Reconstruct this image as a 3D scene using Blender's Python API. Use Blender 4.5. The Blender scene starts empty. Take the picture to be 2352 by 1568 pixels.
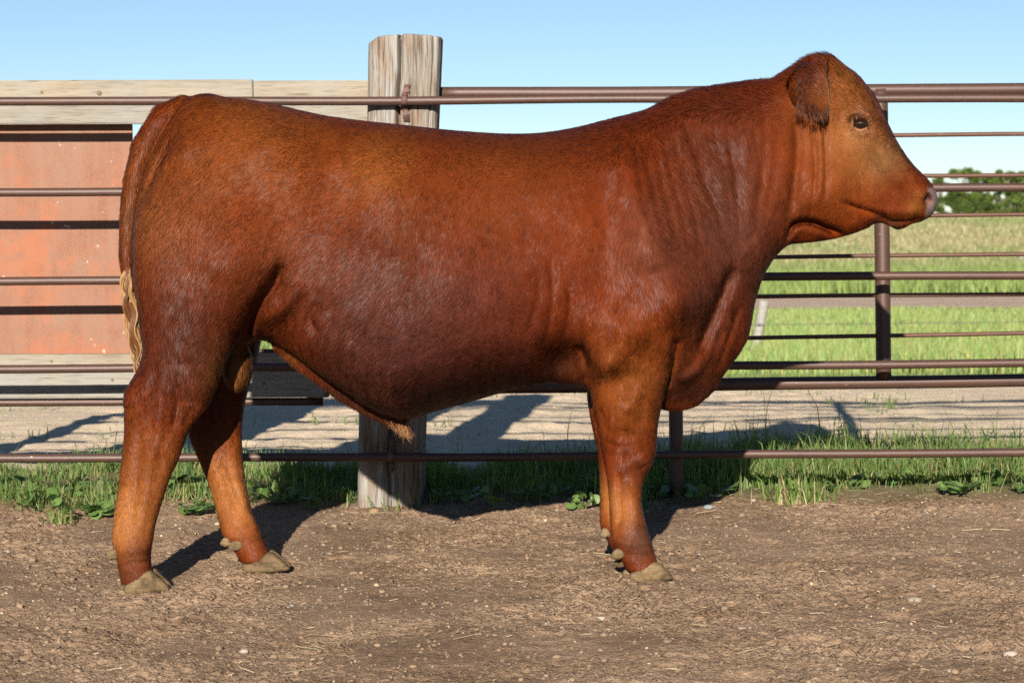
import bpy, bmesh, math, time
import numpy as np
from mathutils import Matrix, Vector
T0 = time.time()
rng = np.random.default_rng(14)
sc = bpy.context.scene
COL = sc.collection
R = math.radians

# ------------------------------------------------------------------ camera
PITCH, ROLL, CAMZ, FPX = math.atan(284/5250), R(-0.24), 0.97, 5250.0
cam_d = bpy.data.cameras.new('camera'); cam = bpy.data.objects.new('camera', cam_d); COL.objects.link(cam)
cam_m = Matrix.Translation((0, 0, CAMZ)) @ Matrix.Rotation(math.pi/2-PITCH, 4, 'X') @ Matrix.Rotation(ROLL, 4, 'Z')
cam.matrix_world = cam_m
cam_d.sensor_width = 36; cam_d.lens = FPX/2352*36
cam_d.clip_start = 0.1; cam_d.clip_end = 9000
cam_d.dof.use_dof = True; cam_d.dof.focus_distance = 6.0; cam_d.dof.aperture_fstop = 9.0
sc.camera = cam

# ------------------------------------------------------------------ sky, sun, exposure
SUN_T, SUN_A = 0.36, 0.105                     # fall per metre of depth, drift to the right per metre of depth
sun_el = math.atan(SUN_T/math.hypot(1, SUN_A)); sun_az = math.atan(SUN_A)
world = bpy.data.worlds.new('World'); sc.world = world; world.use_nodes = True
wn = world.node_tree.nodes; wl = world.node_tree.links
for n in list(wn): wn.remove(n)
wo = wn.new('ShaderNodeOutputWorld'); wb = wn.new('ShaderNodeBackground'); ws = wn.new('ShaderNodeTexSky')
ws.sky_type = 'NISHITA'; ws.sun_disc = False; ws.sun_elevation = sun_el
ws.sun_rotation = math.pi + sun_az             # behind the camera, a little to its left
ws.altitude = 2500; ws.air_density = 1.0; ws.dust_density = 0.0; ws.ozone_density = 3.0
wb.inputs['Strength'].default_value = 0.050
wl.new(ws.outputs[0], wb.inputs[0]); wl.new(wb.outputs[0], wo.inputs[0])
sun_d = bpy.data.lights.new('sun', 'SUN'); sun = bpy.data.objects.new('sun', sun_d); COL.objects.link(sun)
sun_d.energy = 5.0; sun_d.angle = R(0.53); sun_d.color = (1.0, 0.93, 0.82)
sun.rotation_euler = Vector((SUN_A, 1, -SUN_T)).to_track_quat('-Z', 'Y').to_euler()
sun.location = (-2, -12, 8)
sc.view_settings.view_transform = 'Standard'; sc.view_settings.look = 'None'
sc.view_settings.exposure = 1.05; sc.view_settings.gamma = 1.0; sc.view_settings.use_curve_mapping = False
sc.render.engine = 'CYCLES'; sc.cycles.use_denoising = False
sc.cycles.sample_clamp_direct = 12; sc.cycles.sample_clamp_indirect = 4; sc.cycles.max_bounces = 8; sc.cycles.transparent_max_bounces = 8
sc.cycles_curves.shape = 'RIBBONS'; sc.cycles_curves.subdivisions = 2
sc.render.hair_type = 'STRIP'

# ------------------------------------------------------------------ helpers
_Rm = np.array(cam_m.to_3x3())
def ray(x, y):
    d = np.stack([(np.asarray(x, float)-1176)/FPX, -(np.asarray(y, float)-784)/FPX, -np.ones_like(np.asarray(x, float))], -1)
    return d @ _Rm.T
def P(x, y, Y):
    """the point seen at (x, y) of the photograph (2352 px wide) on the upright plane at depth Y"""
    d = ray(x, y); t = np.asarray(Y)/d[..., 1]
    return np.array([0, 0, CAMZ]) + d*t[..., None]
def Pv(x, y, Y): return Vector(P(x, y, Y))

def hash2(i, j, s):
    h = (i*374761393 + j*668265263 + s*2246822519) & 0xffffffff
    h = ((h ^ (h >> 13))*1274126177) & 0xffffffff
    return ((h ^ (h >> 16)) & 0xffff)/65535.0
def vnoise(x, y, s=0):
    x = np.asarray(x, float); y = np.asarray(y, float)
    i = np.floor(x).astype(np.int64); j = np.floor(y).astype(np.int64); u = x-i; v = y-j
    u = u*u*(3-2*u); v = v*v*(3-2*v)
    a = hash2(i, j, s); b = hash2(i+1, j, s); c = hash2(i, j+1, s); d = hash2(i+1, j+1, s)
    return (a*(1-u)+b*u)*(1-v)+(c*(1-u)+d*u)*v*1.0
def fbm(x, y, s=0, o=3):
    r = 0; a = 1; t = 0
    for k in range(o):
        r = r+a*vnoise(x*2**k, y*2**k, s+k*17); t += a; a *= .5
    return r/t-.5
def cells(x, y, s=0):
    """nearest and second nearest feature distance, a rounded-lump field"""
    i = np.floor(x).astype(np.int64); j = np.floor(y).astype(np.int64)
    d1 = np.full(x.shape, 9.); d2 = np.full(x.shape, 9.)
    for a in (-1, 0, 1):
        for b in (-1, 0, 1):
            px = i+a+hash2(i+a, j+b, s); py = j+b+hash2(i+a, j+b, s+5)
            d = np.hypot(x-px, y-py)
            d2 = np.minimum(d2, np.maximum(d1, d)); d1 = np.minimum(d1, d)
    return d1, d2

def np_mesh(name, v, f, smooth=False, col=None, colname='col'):
    """mesh from vertex rows and an (n,3) or (n,4) face array, or a list of such arrays"""
    fs = f if isinstance(f, list) else [f]
    me = bpy.data.meshes.new(name)
    v = np.asarray(v, np.float32); me.vertices.add(len(v)); me.vertices.foreach_set('co', v.ravel())
    lo = np.concatenate([np.asarray(a, np.int32).ravel() for a in fs])
    cnt = np.concatenate([np.full(len(a), np.asarray(a).shape[1], np.int32) for a in fs])
    me.loops.add(len(lo)); me.loops.foreach_set('vertex_index', lo)
    me.polygons.add(len(cnt))
    me.polygons.foreach_set('loop_start', np.concatenate([[0], np.cumsum(cnt)[:-1]]).astype(np.int32))
    me.update(calc_edges=True)
    if smooth: me.polygons.foreach_set('use_smooth', np.ones(len(cnt), bool))
    if col is not None:
        at = me.color_attributes.new(colname, 'FLOAT_COLOR', 'POINT')
        c = np.ones((len(v), 4), np.float32); c[:, :3] = col; at.data.foreach_set('color', c.ravel())
    me.validate(); return me
def link(name, data, mat=None, parent=None):
    o = bpy.data.objects.new(name, data); COL.objects.link(o)
    if mat is not None:
        data.materials.clear(); data.materials.append(mat)
    if parent is not None: o.parent = parent
    return o
def tag(o, label=None, cat=None, group=None, kind=None):
    for k, v in (('label', label), ('category', cat), ('group', group), ('kind', kind)):
        if v: o[k] = v
    return o
def empty(name, loc=(0, 0, 0)):
    o = bpy.data.objects.new(name, None); COL.objects.link(o); o.location = loc; o.empty_display_size = .1
    return o
def put(name, me, mat, root):
    """a part whose mesh is in world coordinates, under an Empty that only has a location"""
    o = link(name, me, mat, root); o.location = -Vector(root.location) if root is not None else (0, 0, 0); return o

def tube(pts, rad, n=12, caps=True, twist=0):
    """vertices and faces of a tube along pts with a radius at each"""
    pts = np.asarray(pts, float); m = len(pts); rad = np.broadcast_to(np.asarray(rad, float), (m,))
    tg = np.gradient(pts, axis=0); tg /= np.linalg.norm(tg, axis=1)[:, None]+1e-9
    up = np.array([0, 0, 1.]) if abs(tg[:, 2]).mean() < .8 else np.array([0, 1., 0])
    a = np.cross(tg, up); a /= np.linalg.norm(a, axis=1)[:, None]+1e-9; b = np.cross(a, tg)
    th = np.linspace(0, 2*math.pi, n, endpoint=False)+twist
    v = pts[:, None]+rad[:, None, None]*(np.cos(th)[None, :, None]*a[:, None]+np.sin(th)[None, :, None]*b[:, None])
    v = v.reshape(-1, 3); k = np.arange(m-1)[:, None]*n; j = np.arange(n)[None]; jn = (j+1) % n
    f = np.stack([k+j, k+jn, k+n+jn, k+n+j], -1).reshape(-1, 4)
    if not caps: return v, f
    v = np.vstack([v, pts[:1], pts[-1:]]); c0 = m*n; c1 = c0+1; j = np.arange(n); jn = (j+1) % n
    t = np.vstack([np.stack([jn, j, np.full(n, c0)], -1), np.stack([(m-1)*n+j, (m-1)*n+jn, np.full(n, c1)], -1)])
    return v, [f, t]
def flip(f): return [x[:, ::-1] for x in f] if isinstance(f, list) else f[:, ::-1]
def box_np(x0, x1, y0, y1, z0, z1, bev=.003):
    bm = bmesh.new(); bmesh.ops.create_cube(bm, size=1)
    for v in bm.verts: v.co = ((x0+x1)/2+v.co.x*(x1-x0), (y0+y1)/2+v.co.y*(y1-y0), (z0+z1)/2+v.co.z*(z1-z0))
    if bev: bmesh.ops.bevel(bm, geom=bm.edges[:], offset=bev, segments=2, affect='EDGES')
    me = bpy.data.meshes.new('box'); bm.to_mesh(me); bm.free(); return me

# ------------------------------------------------------------------ materials
def new_mat(name):
    m = bpy.data.materials.new(name); m.use_nodes = True; nt = m.node_tree
    return m, nt, nt.nodes['Principled BSDF']
def nd(nt, t, **kw):
    n = nt.nodes.new(t)
    for k, v in kw.items():
        if k in n.inputs: n.inputs[k].default_value = v
        else: setattr(n, k, v)
    return n
def ramp(nt, fac, stops):
    r = nd(nt, 'ShaderNodeValToRGB'); e = r.color_ramp.elements
    while len(e) < len(stops): e.new(.5)
    for k, (p, c) in enumerate(stops): e[k].position = p; e[k].color = (*c, 1)
    nt.links.new(fac, r.inputs[0]); return r.outputs[0]
def coords(nt, scale, kind='Object'):
    tc = nd(nt, 'ShaderNodeTexCoord'); mp = nd(nt, 'ShaderNodeMapping'); mp.inputs['Scale'].default_value = scale
    nt.links.new(tc.outputs[kind], mp.inputs[0]); return mp.outputs[0]
def noise(nt, vec, scale, detail=4, rough=.55, dist=0):
    n = nd(nt, 'ShaderNodeTexNoise'); n.inputs['Scale'].default_value = scale; n.inputs['Detail'].default_value = detail
    n.inputs['Roughness'].default_value = rough; n.inputs['Distortion'].default_value = dist
    nt.links.new(vec, n.inputs['Vector']); return n.outputs['Fac']
def mix(nt, fac, a, b, mode='MIX'):
    m = nd(nt, 'ShaderNodeMix'); m.data_type = 'RGBA'; m.blend_type = mode
    for s, v in ((0, fac), (6, a), (7, b)):
        if hasattr(v, 'is_linked'): nt.links.new(v, m.inputs[s])
        elif s == 0: m.inputs[0].default_value = v
        else: m.inputs[s].default_value = (*v, 1)
    return m.outputs[2]
def bump(nt, bsdf, h, strength=.5, dist=.01):
    b = nd(nt, 'ShaderNodeBump'); b.inputs['Strength'].default_value = strength; b.inputs['Distance'].default_value = dist
    nt.links.new(h, b.inputs['Height']); nt.links.new(b.outputs[0], bsdf.inputs['Normal']); return b
def simple(name, c, rough=.7, var=.25, scale=20, bs=.3, spec=.3):
    m, nt, b = new_mat(name); v = coords(nt, (1, 1, 1))
    n = noise(nt, v, scale)
    nt.links.new(ramp(nt, n, [(.25, tuple(x*(1-var) for x in c)), (.75, tuple(min(1, x*(1+var)) for x in c))]), b.inputs['Base Color'])
    b.inputs['Roughness'].default_value = rough; b.inputs['Specular IOR Level'].default_value = spec
    bump(nt, b, noise(nt, v, scale*4), bs, .002); return m
def wood(name, light, mid, dark, grain=(1.2, 30, 30), knots=True):
    """weathered board, grain along the axis with the small scale"""
    m, nt, b = new_mat(name)
    g = noise(nt, coords(nt, grain), 1.6, 6, .62, .6); f = noise(nt, coords(nt, tuple(x*4 for x in grain)), 2.2, 4, .6)
    c = ramp(nt, g, [(.28, dark), (.42, mid), (.62, light), (.85, mid)])
    c2 = ramp(nt, f, [(.3, tuple(x*.55 for x in mid)), (.46, (1, 1, 1)), (1, (1, 1, 1))])
    c = mix(nt, .8, c, c2, 'MULTIPLY')
    blot = noise(nt, coords(nt, (3, 3, 3)), 1.7, 3)
    c = mix(nt, ramp(nt, blot, [(.4, (0, 0, 0)), (.75, (.6, .6, .6))]), c, tuple((x+y)/2*k for x, y, k in zip(mid, (.3, .3, .3), (.9, .95, 1))))
    nt.links.new(c, b.inputs['Base Color']); b.inputs['Roughness'].default_value = .85; b.inputs['Specular IOR Level'].default_value = .15
    bump(nt, b, f, .55, .004); return m
def rusty(name, a, c_, pale, rough=.5):
    m, nt, b = new_mat(name); v = coords(nt, (1, 1, 1))
    n = noise(nt, v, 9, 6, .65); n2 = noise(nt, v, 170, 3, .6); n3 = noise(nt, coords(nt, (14, 40, 40)), 1.3, 5, .7)
    c = ramp(nt, n, [(.3, a), (.55, c_), (.75, a)])
    c = mix(nt, ramp(nt, n2, [(.45, (0, 0, 0)), (.75, (.55, .55, .55))]), c, pale)
    c = mix(nt, ramp(nt, n3, [(.66, (0, 0, 0)), (.74, (.5, .5, .5))]), c, (.35, .17, .08))
    drop = noise(nt, coords(nt, (9, 30, 30)), 2.4, 2, .5)
    c = mix(nt, ramp(nt, drop, [(.79, (0, 0, 0)), (.81, (1, 1, 1))]), c, (.75, .72, .66))
    nt.links.new(c, b.inputs['Base Color']); b.inputs['Roughness'].default_value = rough
    b.inputs['Specular IOR Level'].default_value = .45; b.inputs['Metallic'].default_value = .15
    bump(nt, b, n2, .25, .001); return m
def attr_mat(name, attr='col', rough=.6, spec=.3, trans=0, gain=1):
    m, nt, b = new_mat(name); a = nd(nt, 'ShaderNodeAttribute', attribute_name=attr)
    c = mix(nt, 1.0, a.outputs['Color'], (gain, gain, gain), 'MULTIPLY') if gain != 1 else a.outputs['Color']
    nt.links.new(c, b.inputs['Base Color']); b.inputs['Roughness'].default_value = rough; b.inputs['Specular IOR Level'].default_value = spec
    if trans:
        out = nt.nodes['Material Output']; t = nd(nt, 'ShaderNodeBsdfTranslucent'); mx = nd(nt, 'ShaderNodeMixShader', Fac=trans)
        hs = mix(nt, 1.0, c, (1.1, 1.25, .5), 'MULTIPLY'); nt.links.new(hs, t.inputs[0])
        nt.links.new(b.outputs[0], mx.inputs[1]); nt.links.new(t.outputs[0], mx.inputs[2]); nt.links.new(mx.outputs[0], out.inputs[0])
    return m

# ------------------------------------------------------------------ ground: pen, yard, ditch, road, field to the horizon
ZP = np.array([[-50, 0], [6.7, 0], [7.45, .03], [8.0, .065], [9, .06], [13.0, .05], [14.8, -.1], [20, -.45], [24, -.55], [38, -.5], [41, -.5], [60, -.62],
               [100, -.72], [200, 0], [350, .62], [600, .75], [3000, .9], [8000, 1]])
def base_z(X, Y): return np.interp(Y, ZP[:, 0], ZP[:, 1])
HOOFP = [(rng.uniform(-1.3, 1.4), rng.uniform(4.75, 6.9), rng.uniform(0, 6.28)) for _ in range(16)]
HOOFP = [h for h in HOOFP if min((h[0]-a)**2+(h[1]-b_)**2 for a, b_ in ((-.95, 5.97), (-.66, 6.28), (.38, 6.16), (.36, 6.36))) > .03]
def ground_z(X, Y):
    X = np.asarray(X, float); Y = np.asarray(Y, float)
    z = base_z(X, Y)
    pen = np.clip((7.8+.08*fbm(X*2, Y*0+3, 8)-Y)/.25, 0, 1)
    near = np.clip((15-Y)/2, 0, 1)*np.clip((Y-1)/2, 0, 1)*np.clip((4-abs(X))/1.5, 0, 1)
    z = z+near*(.035*fbm(X*2.1, Y*2.1, 1)+.016*fbm(X*9, Y*9, 2))
    wx = X+.035*fbm(X*14, Y*14, 4, 3); wy = Y+.035*fbm(X*14, Y*14, 5, 3)
    d1, d2 = cells(wx*40, wy*40, 3); lump = np.clip(d2-d1, 0, .5)*np.clip(2.6*vnoise(X*13, Y*13, 14)-.8, 0, 1)
    e1, e2 = cells(wx*110, wy*110, 9); lump2 = np.clip(e2-e1, 0, .45)*np.clip(2.4*vnoise(X*31, Y*31, 16)-.5, 0, 1)
    amp = np.clip(2.4*vnoise(X*4.1, Y*4.1, 12)-.2, .3, 1.8)
    rough = fbm(wx*70, wy*70, 21, 3)+.8*np.minimum(fbm(wx*38, wy*38, 23, 2), .03)
    z = z+near*pen*amp*(.007*(lump-.12)+.006*(lump2-.1)+.012*rough)
    for hx_, hy_, ha in HOOFP:
        u = (X-hx_)*math.cos(ha)+(Y-hy_)*math.sin(ha); w = -(X-hx_)*math.sin(ha)+(Y-hy_)*math.cos(ha); r2 = (u/.062)**2+(w/.048)**2
        if np.ndim(X) == 0 and r2 > 9: continue
        z = z+pen*(-.009*np.exp(-r2**2)*(.6+.8*vnoise(X*40, Y*40, 3))+.004*np.exp(-((np.sqrt(r2)-1.35)/.3)**2))
    yard = (1-pen)*near
    # shallow harrow scratches and crumbs across the hard yard
    z = z+yard*(.008*fbm(X*30, Y*30, 31, 3)+.022*fbm(X*1.6, Y*5, 33, 3)+.016*fbm(X*7, Y*7, 35, 3))
    return z
def grow(a, b, h, far0, far1, g=1.25):
    m = np.arange(a, b+h/2, h); lo = []; x = a; s = h
    while x > far0: s *= g; x -= s; lo.append(x)
    hi = []; x = m[-1]; s = h
    while x < far1: s *= g; x += s; hi.append(x)
    return np.concatenate([lo[::-1], m, hi])
gx = grow(-1.78, 1.78, .0062, -3500, 3500, 1.3)
gy = np.concatenate([grow(4.35, 7.75, .0063, -300, 4.36, 1.3)[:-1], np.arange(7.76, 13.6, .022), np.arange(13.7, 16, .1)])
s = .1; y = gy[-1]
while y < 7000: s *= 1.09; y += s; gy = np.append(gy, y)
GX, GY = np.meshgrid(gx, gy)
GZ = ground_z(GX, GY)
nx, ny = len(gx), len(gy)
kk = (np.arange(ny-1)[:, None]*nx+np.arange(nx-1)[None]).ravel()
gm = np_mesh('ground', np.stack([GX, GY, GZ], -1).reshape(-1, 3), np.stack([kk, kk+1, kk+nx+1, kk+nx], -1), smooth=True)

m, nt, b = new_mat('soil_and_turf')
geo = nd(nt, 'ShaderNodeNewGeometry'); sep = nd(nt, 'ShaderNodeSeparateXYZ'); nt.links.new(geo.outputs['Position'], sep.inputs[0])
pos = geo.outputs['Position']
def yzone(y0, soft, wob=0, ws_=1.0):
    """0 in front of depth y0, 1 beyond"""
    mr = nd(nt, 'ShaderNodeMapRange'); mr.inputs['From Min'].default_value = y0-soft; mr.inputs['From Max'].default_value = y0+soft
    mr.interpolation_type = 'SMOOTHSTEP'
    if wob:
        n = noise(nt, pos, ws_, 3); ma = nd(nt, 'ShaderNodeMath', operation='MULTIPLY_ADD')
        nt.links.new(n, ma.inputs[0]); ma.inputs[1].default_value = wob; nt.links.new(sep.outputs['Y'], ma.inputs[2]); nt.links.new(ma.outputs[0], mr.inputs[0])
    else: nt.links.new(sep.outputs['Y'], mr.inputs[0])
    return mr.outputs[0]
n1 = noise(nt, pos, 5, 5, .6); n2 = noise(nt, pos, 60, 4, .65); n3 = noise(nt, pos, 320, 2, .6)
pen_c = ramp(nt, n1, [(.3, (.215, .142, .09)), (.7, (.30, .203, .131))])
pen_c = mix(nt, .75, pen_c, ramp(nt, n2, [(.3, (.6, .57, .54)), (.6, (1.05, 1.05, 1.05))]), 'MULTIPLY')
pen_c = mix(nt, .8, pen_c, ramp(nt, noise(nt, pos, 1.7, 4, .6), [(.38, (.74, .71, .68)), (.56, (1.06, 1.06, 1.06))]), 'MULTIPLY')
pen_c = mix(nt, ramp(nt, n3, [(.7, (0, 0, 0)), (.76, (.75, .75, .75))]), pen_c, (.46, .36, .25))
yard_c = ramp(nt, noise(nt, pos, 2.5, 6, .7), [(.3, (.56, .44, .305)), (.7, (.70, .56, .40))])
yard_c = mix(nt, .7, yard_c, ramp(nt, n2, [(.3, (.75, .73, .7)), (.6, (1, 1, 1))]), 'MULTIPLY')
yard_c = mix(nt, ramp(nt, n3, [(.7, (0, 0, 0)), (.75, (.6, .6, .6))]), yard_c, (.6, .5, .38))
turf_c = ramp(nt, noise(nt, pos, .9, 5, .7), [(.3, (.14, .18, .05)), (.55, (.20, .25, .07)), (.8, (.25, .25, .09))])
road_c = ramp(nt, noise(nt, pos, .8, 5), [(.3, (.40, .29, .21)), (.7, (.5, .38, .28))])
dry_c = ramp(nt, noise(nt, coords(nt, (.12, .05, 1)), 1.0, 6, .7), [(.3, (.17, .20, .075)), (.5, (.26, .25, .12)), (.7, (.33, .28, .16))])
strip_c = ramp(nt, noise(nt, pos, 4, 4), [(.35, (.16, .12, .07)), (.65, (.09, .10, .035))])
c = mix(nt, yzone(7.75, .12, .35, 3), pen_c, strip_c); c = mix(nt, yzone(8.45, .15, .5, 2), c, yard_c)
c = mix(nt, yzone(13.6, .5, 1.2, 1.2), c, turf_c); c = mix(nt, yzone(37.2, .4, .8, .3), c, road_c)
c = mix(nt, yzone(43, .8, 1.4, .3), c, turf_c); c = mix(nt, yzone(62, 8, 14, .06), c, dry_c)
nt.links.new(c, b.inputs['Base Color']); b.inputs['Roughness'].default_value = .95; b.inputs['Specular IOR Level'].default_value = .1
fn_ = noise(nt, pos, 190, 3, .7); vo = nd(nt, 'ShaderNodeTexVoronoi'); vo.inputs['Scale'].default_value = 150; nt.links.new(pos, vo.inputs['Vector'])
hh = nd(nt, 'ShaderNodeMath', operation='ADD'); nt.links.new(fn_, hh.inputs[0]); nt.links.new(vo.outputs['Distance'], hh.inputs[1]); h2 = nd(nt, 'ShaderNodeMath', operation='ADD'); nt.links.new(hh.outputs[0], h2.inputs[0]); nt.links.new(n2, h2.inputs[1])
bump(nt, b, h2.outputs[0], .6, .006)
ground = link('ground', gm, m); tag(ground, kind='structure')
print('ground', len(gm.polygons), round(time.time()-T0, 1))

# ------------------------------------------------------------------ the bull: one sculpted body grown from side profiles and limb sections
VOX = .0054
X0, X1, Yb0, Yb1, Zb0, Zb1 = -1.14, 1.24, 5.74, 6.62, -.03, 1.43
bx_ = np.arange(X0, X1, VOX, dtype=np.float32); by_ = np.arange(Yb0, Yb1, VOX, dtype=np.float32); bz_ = np.arange(Zb0, Zb1, VOX, dtype=np.float32)
def mid_y(X): return 6.11+.09*np.clip(np.asarray(X)+1.0, -.2, 2.2)
def px2(x, y):
    """photograph pixel to X, Z on the bull's middle plane"""
    x = np.asarray(x, float); y = np.asarray(y, float); Y = np.full(x.shape, 6.15)
    for _ in range(3): q = P(x, y, Y); Y = mid_y(q[..., 0])
    return q[..., 0], q[..., 2]
def px3(x, y):
    """photograph pixel to X, Z on the near flank, which stands out from the middle plane"""
    x = np.asarray(x, float); y = np.asarray(y, float)
    w = np.interp(x, [280, 340, 500, 700, 1000, 1300, 1550, 1680, 1800, 1950, 2080, 2150], [.10, .19, .23, .25, .31, .29, .24, .16, .135, .105, .07, .04])*np.interp(y, [130, 260, 420, 860, 960], [.45, .75, 1, 1, .6]); Y = np.full(x.shape, 6.0)
    for _ in range(3): q = P(x, y, Y); Y = mid_y(q[..., 0])-w
    return q[..., 0], q[..., 2]
PXM = 6.17/FPX                                     # metres per pixel there
def smooth_line(pts, n=6, closed=False):
    p = np.asarray(pts, float); m = len(p); out = []
    for k in range(m if closed else m-1):
        q = [p[(k+d) % m] if closed else p[min(max(k+d, 0), m-1)] for d in (-1, 0, 1, 2)]
        for t in np.linspace(0, 1, n, endpoint=False):
            out.append(.5*((2*q[1])+(-q[0]+q[2])*t+(2*q[0]-5*q[1]+4*q[2]-q[3])*t*t+(-q[0]+3*q[1]-3*q[2]+q[3])*t**3))
    if not closed: out.append(p[-1])
    return np.array(out)
def seg_dist(X, Z, line, closed=False):
    """distance to a polyline and parameter along it"""
    a = line if closed else line[:-1]; b_ = np.roll(line, -1, 0) if closed else line[1:]
    best = np.full(X.shape, 1e9); par = np.zeros(X.shape); n = len(a)
    for k in range(n):
        dx, dz = b_[k]-a[k]; L = dx*dx+dz*dz+1e-12
        t = np.clip(((X-a[k, 0])*dx+(Z-a[k, 1])*dz)/L, 0, 1)
        d = (X-a[k, 0]-t*dx)**2+(Z-a[k, 1]-t*dz)**2
        w = d < best; best[w] = d[w]; par[w] = (k+t[w])/n
    return np.sqrt(best), par
def inside(X, Z, poly):
    r = np.zeros(X.shape, bool)
    for (x1, z1), (x2, z2) in zip(poly, np.roll(poly, -1, 0)):
        if z1 == z2: continue
        c_ = ((z1 > Z) != (z2 > Z)) & (X < (x2-x1)*(Z-z1)/(z2-z1)+x1); r ^= c_
    return r
def tps(pts, X, Z, flat=False):
    p = np.array(pts, float); qx, qz = (px2 if flat else px3)(p[:, 0], p[:, 1]); v = p[:, 2]; n = len(v)
    U = lambda r2: np.where(r2 > 0, r2*np.log(r2+1e-12), 0)
    K = U((qx[:, None]-qx)**2+(qz[:, None]-qz)**2)+np.eye(n)*2e-3; Q = np.stack([np.ones(n), qx, qz], 1)
    A = np.zeros((n+3, n+3)); A[:n, :n] = K; A[:n, n:] = Q; A[n:, :n] = Q.T
    w = np.linalg.solve(A, np.concatenate([v, [0]*3])); out = w[n]+w[n+1]*X+w[n+2]*Z
    for k in range(n): out = out+w[k]*U((X-qx[k])**2+(Z-qz[k])**2)
    return out
def blur(a, s):
    k = int(3*s)+1; g = np.exp(-.5*(np.arange(-k, k+1)/s)**2); g /= g.sum()
    for ax in (0, 1):
        p = np.pad(a, [(k, k) if i == ax else (0, 0) for i in (0, 1)], mode='edge'); o = 0
        for i, w in enumerate(g): o = o+w*(p[i:i+a.shape[0]] if ax == 0 else p[:, i:i+a.shape[1]])
        a = o
    return a

OUT = [(362,330),(385,290),(410,255),(435,230),(455,221),(485,219),(520,226),(570,231),(620,239),(680,253),(740,266),(800,275),(870,283),(940,290),
 (1010,298),(1080,304),(1150,308),(1220,308),(1280,302),(1340,292),(1400,279),(1460,267),(1500,255),(1530,240),(1565,226),(1610,214),(1660,205),
 (1710,198),(1760,192),(1785,187),(1810,174),(1835,161),(1858,149),(1885,141),(1910,143),(1930,155),(1945,165),(1968,182),(1990,205),(2010,231),
 (2026,262),(2040,292),(2056,322),(2075,352),(2095,378),(2115,398),(2130,413),(2141,428),(2150,443),(2153,462),(2149,480),(2138,496),(2120,507),
 (2095,513),(2078,522),(2062,525),(2045,518),(2028,512),(2008,513),(1995,521),(1960,535),(1920,546),(1880,553),(1840,557),(1812,561),(1790,577),
 (1770,601),(1752,632),(1740,665),(1731,700),(1724,740),(1716,775),(1700,806),(1680,835),(1660,862),(1645,888),(1625,910),(1600,929),(1565,940),
 (1530,939),(1505,930),(1470,915),(1420,903),(1355,892),(1310,883),(1260,879),(1210,886),(1140,903),(1070,923),(1010,938),(965,948),(915,950),
 (850,928),(780,884),(720,842),(670,806),(625,781),(585,782),(540,800),(470,805),(400,790),(350,755),(324,700),(308,640),(306,570),(311,500),(322,440),(340,380)]
WPTS = [(360,300,.12),(450,270,.15),(600,290,.235),(800,330,.255),(1000,350,.255),(1200,350,.245),(1350,340,.225),(1450,330,.18),(1600,260,.125),(1700,240,.11),
 (1800,215,.10),(350,450,.19),(450,450,.24),(600,450,.255),(800,480,.285),(1000,500,.305),(1200,500,.297),(1350,480,.28),(1500,450,.235),(1600,420,.197),
 (1700,400,.17),(1800,400,.145),(350,650,.19),(450,650,.235),(560,680,.23),(650,690,.235),(750,680,.285),(900,680,.335),(1050,680,.34),(1200,680,.318),
 (1350,680,.292),(1450,650,.295),(1540,640,.275),(1620,620,.205),(1700,560,.16),(1760,530,.135),(450,780,.16),(560,780,.14),(650,770,.18),(750,800,.27),
 (900,860,.295),(1050,850,.29),(1200,820,.26),(1320,830,.225),(1450,800,.25),(1540,780,.215),(1600,760,.15),(1680,720,.10),(1600,880,.085),(1540,900,.085),
 (1440,880,.16),(1860,180,.08),(1900,220,.102),(1960,230,.095),(1990,290,.098),(1900,330,.115),(1870,420,.118),(1930,430,.108),(2000,380,.087),
 (2050,400,.076),(2100,440,.072),(2130,460,.064),(2060,490,.06),(1980,490,.068),(1900,500,.085),(1850,530,.055),(1950,535,.04)]
RPTS = [(600,240,.15),(800,280,.17),(1000,300,.17),(1200,306,.16),(1350,290,.12),(360,270,.07),(440,220,.07),(1500,252,.09),(1600,215,.07),(1750,190,.06),(1885,132,.05),
 (1990,205,.05),(2056,322,.05),(2130,413,.05),(2150,460,.05),(2070,524,.035),(1950,538,.03),(1830,560,.035),(1760,620,.045),(1725,740,.05),(1690,820,.055),
 (1620,910,.07),(1530,940,.09),(1400,900,.10),(1260,880,.14),(1070,923,.16),(950,945,.14),(800,880,.11),(640,785,.08),(500,800,.09),(360,750,.10),
 (312,600,.13),(312,450,.13),(330,330,.09),(1900,350,.06),(1700,400,.11),(1000,600,.2),(600,500,.2)]
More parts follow.
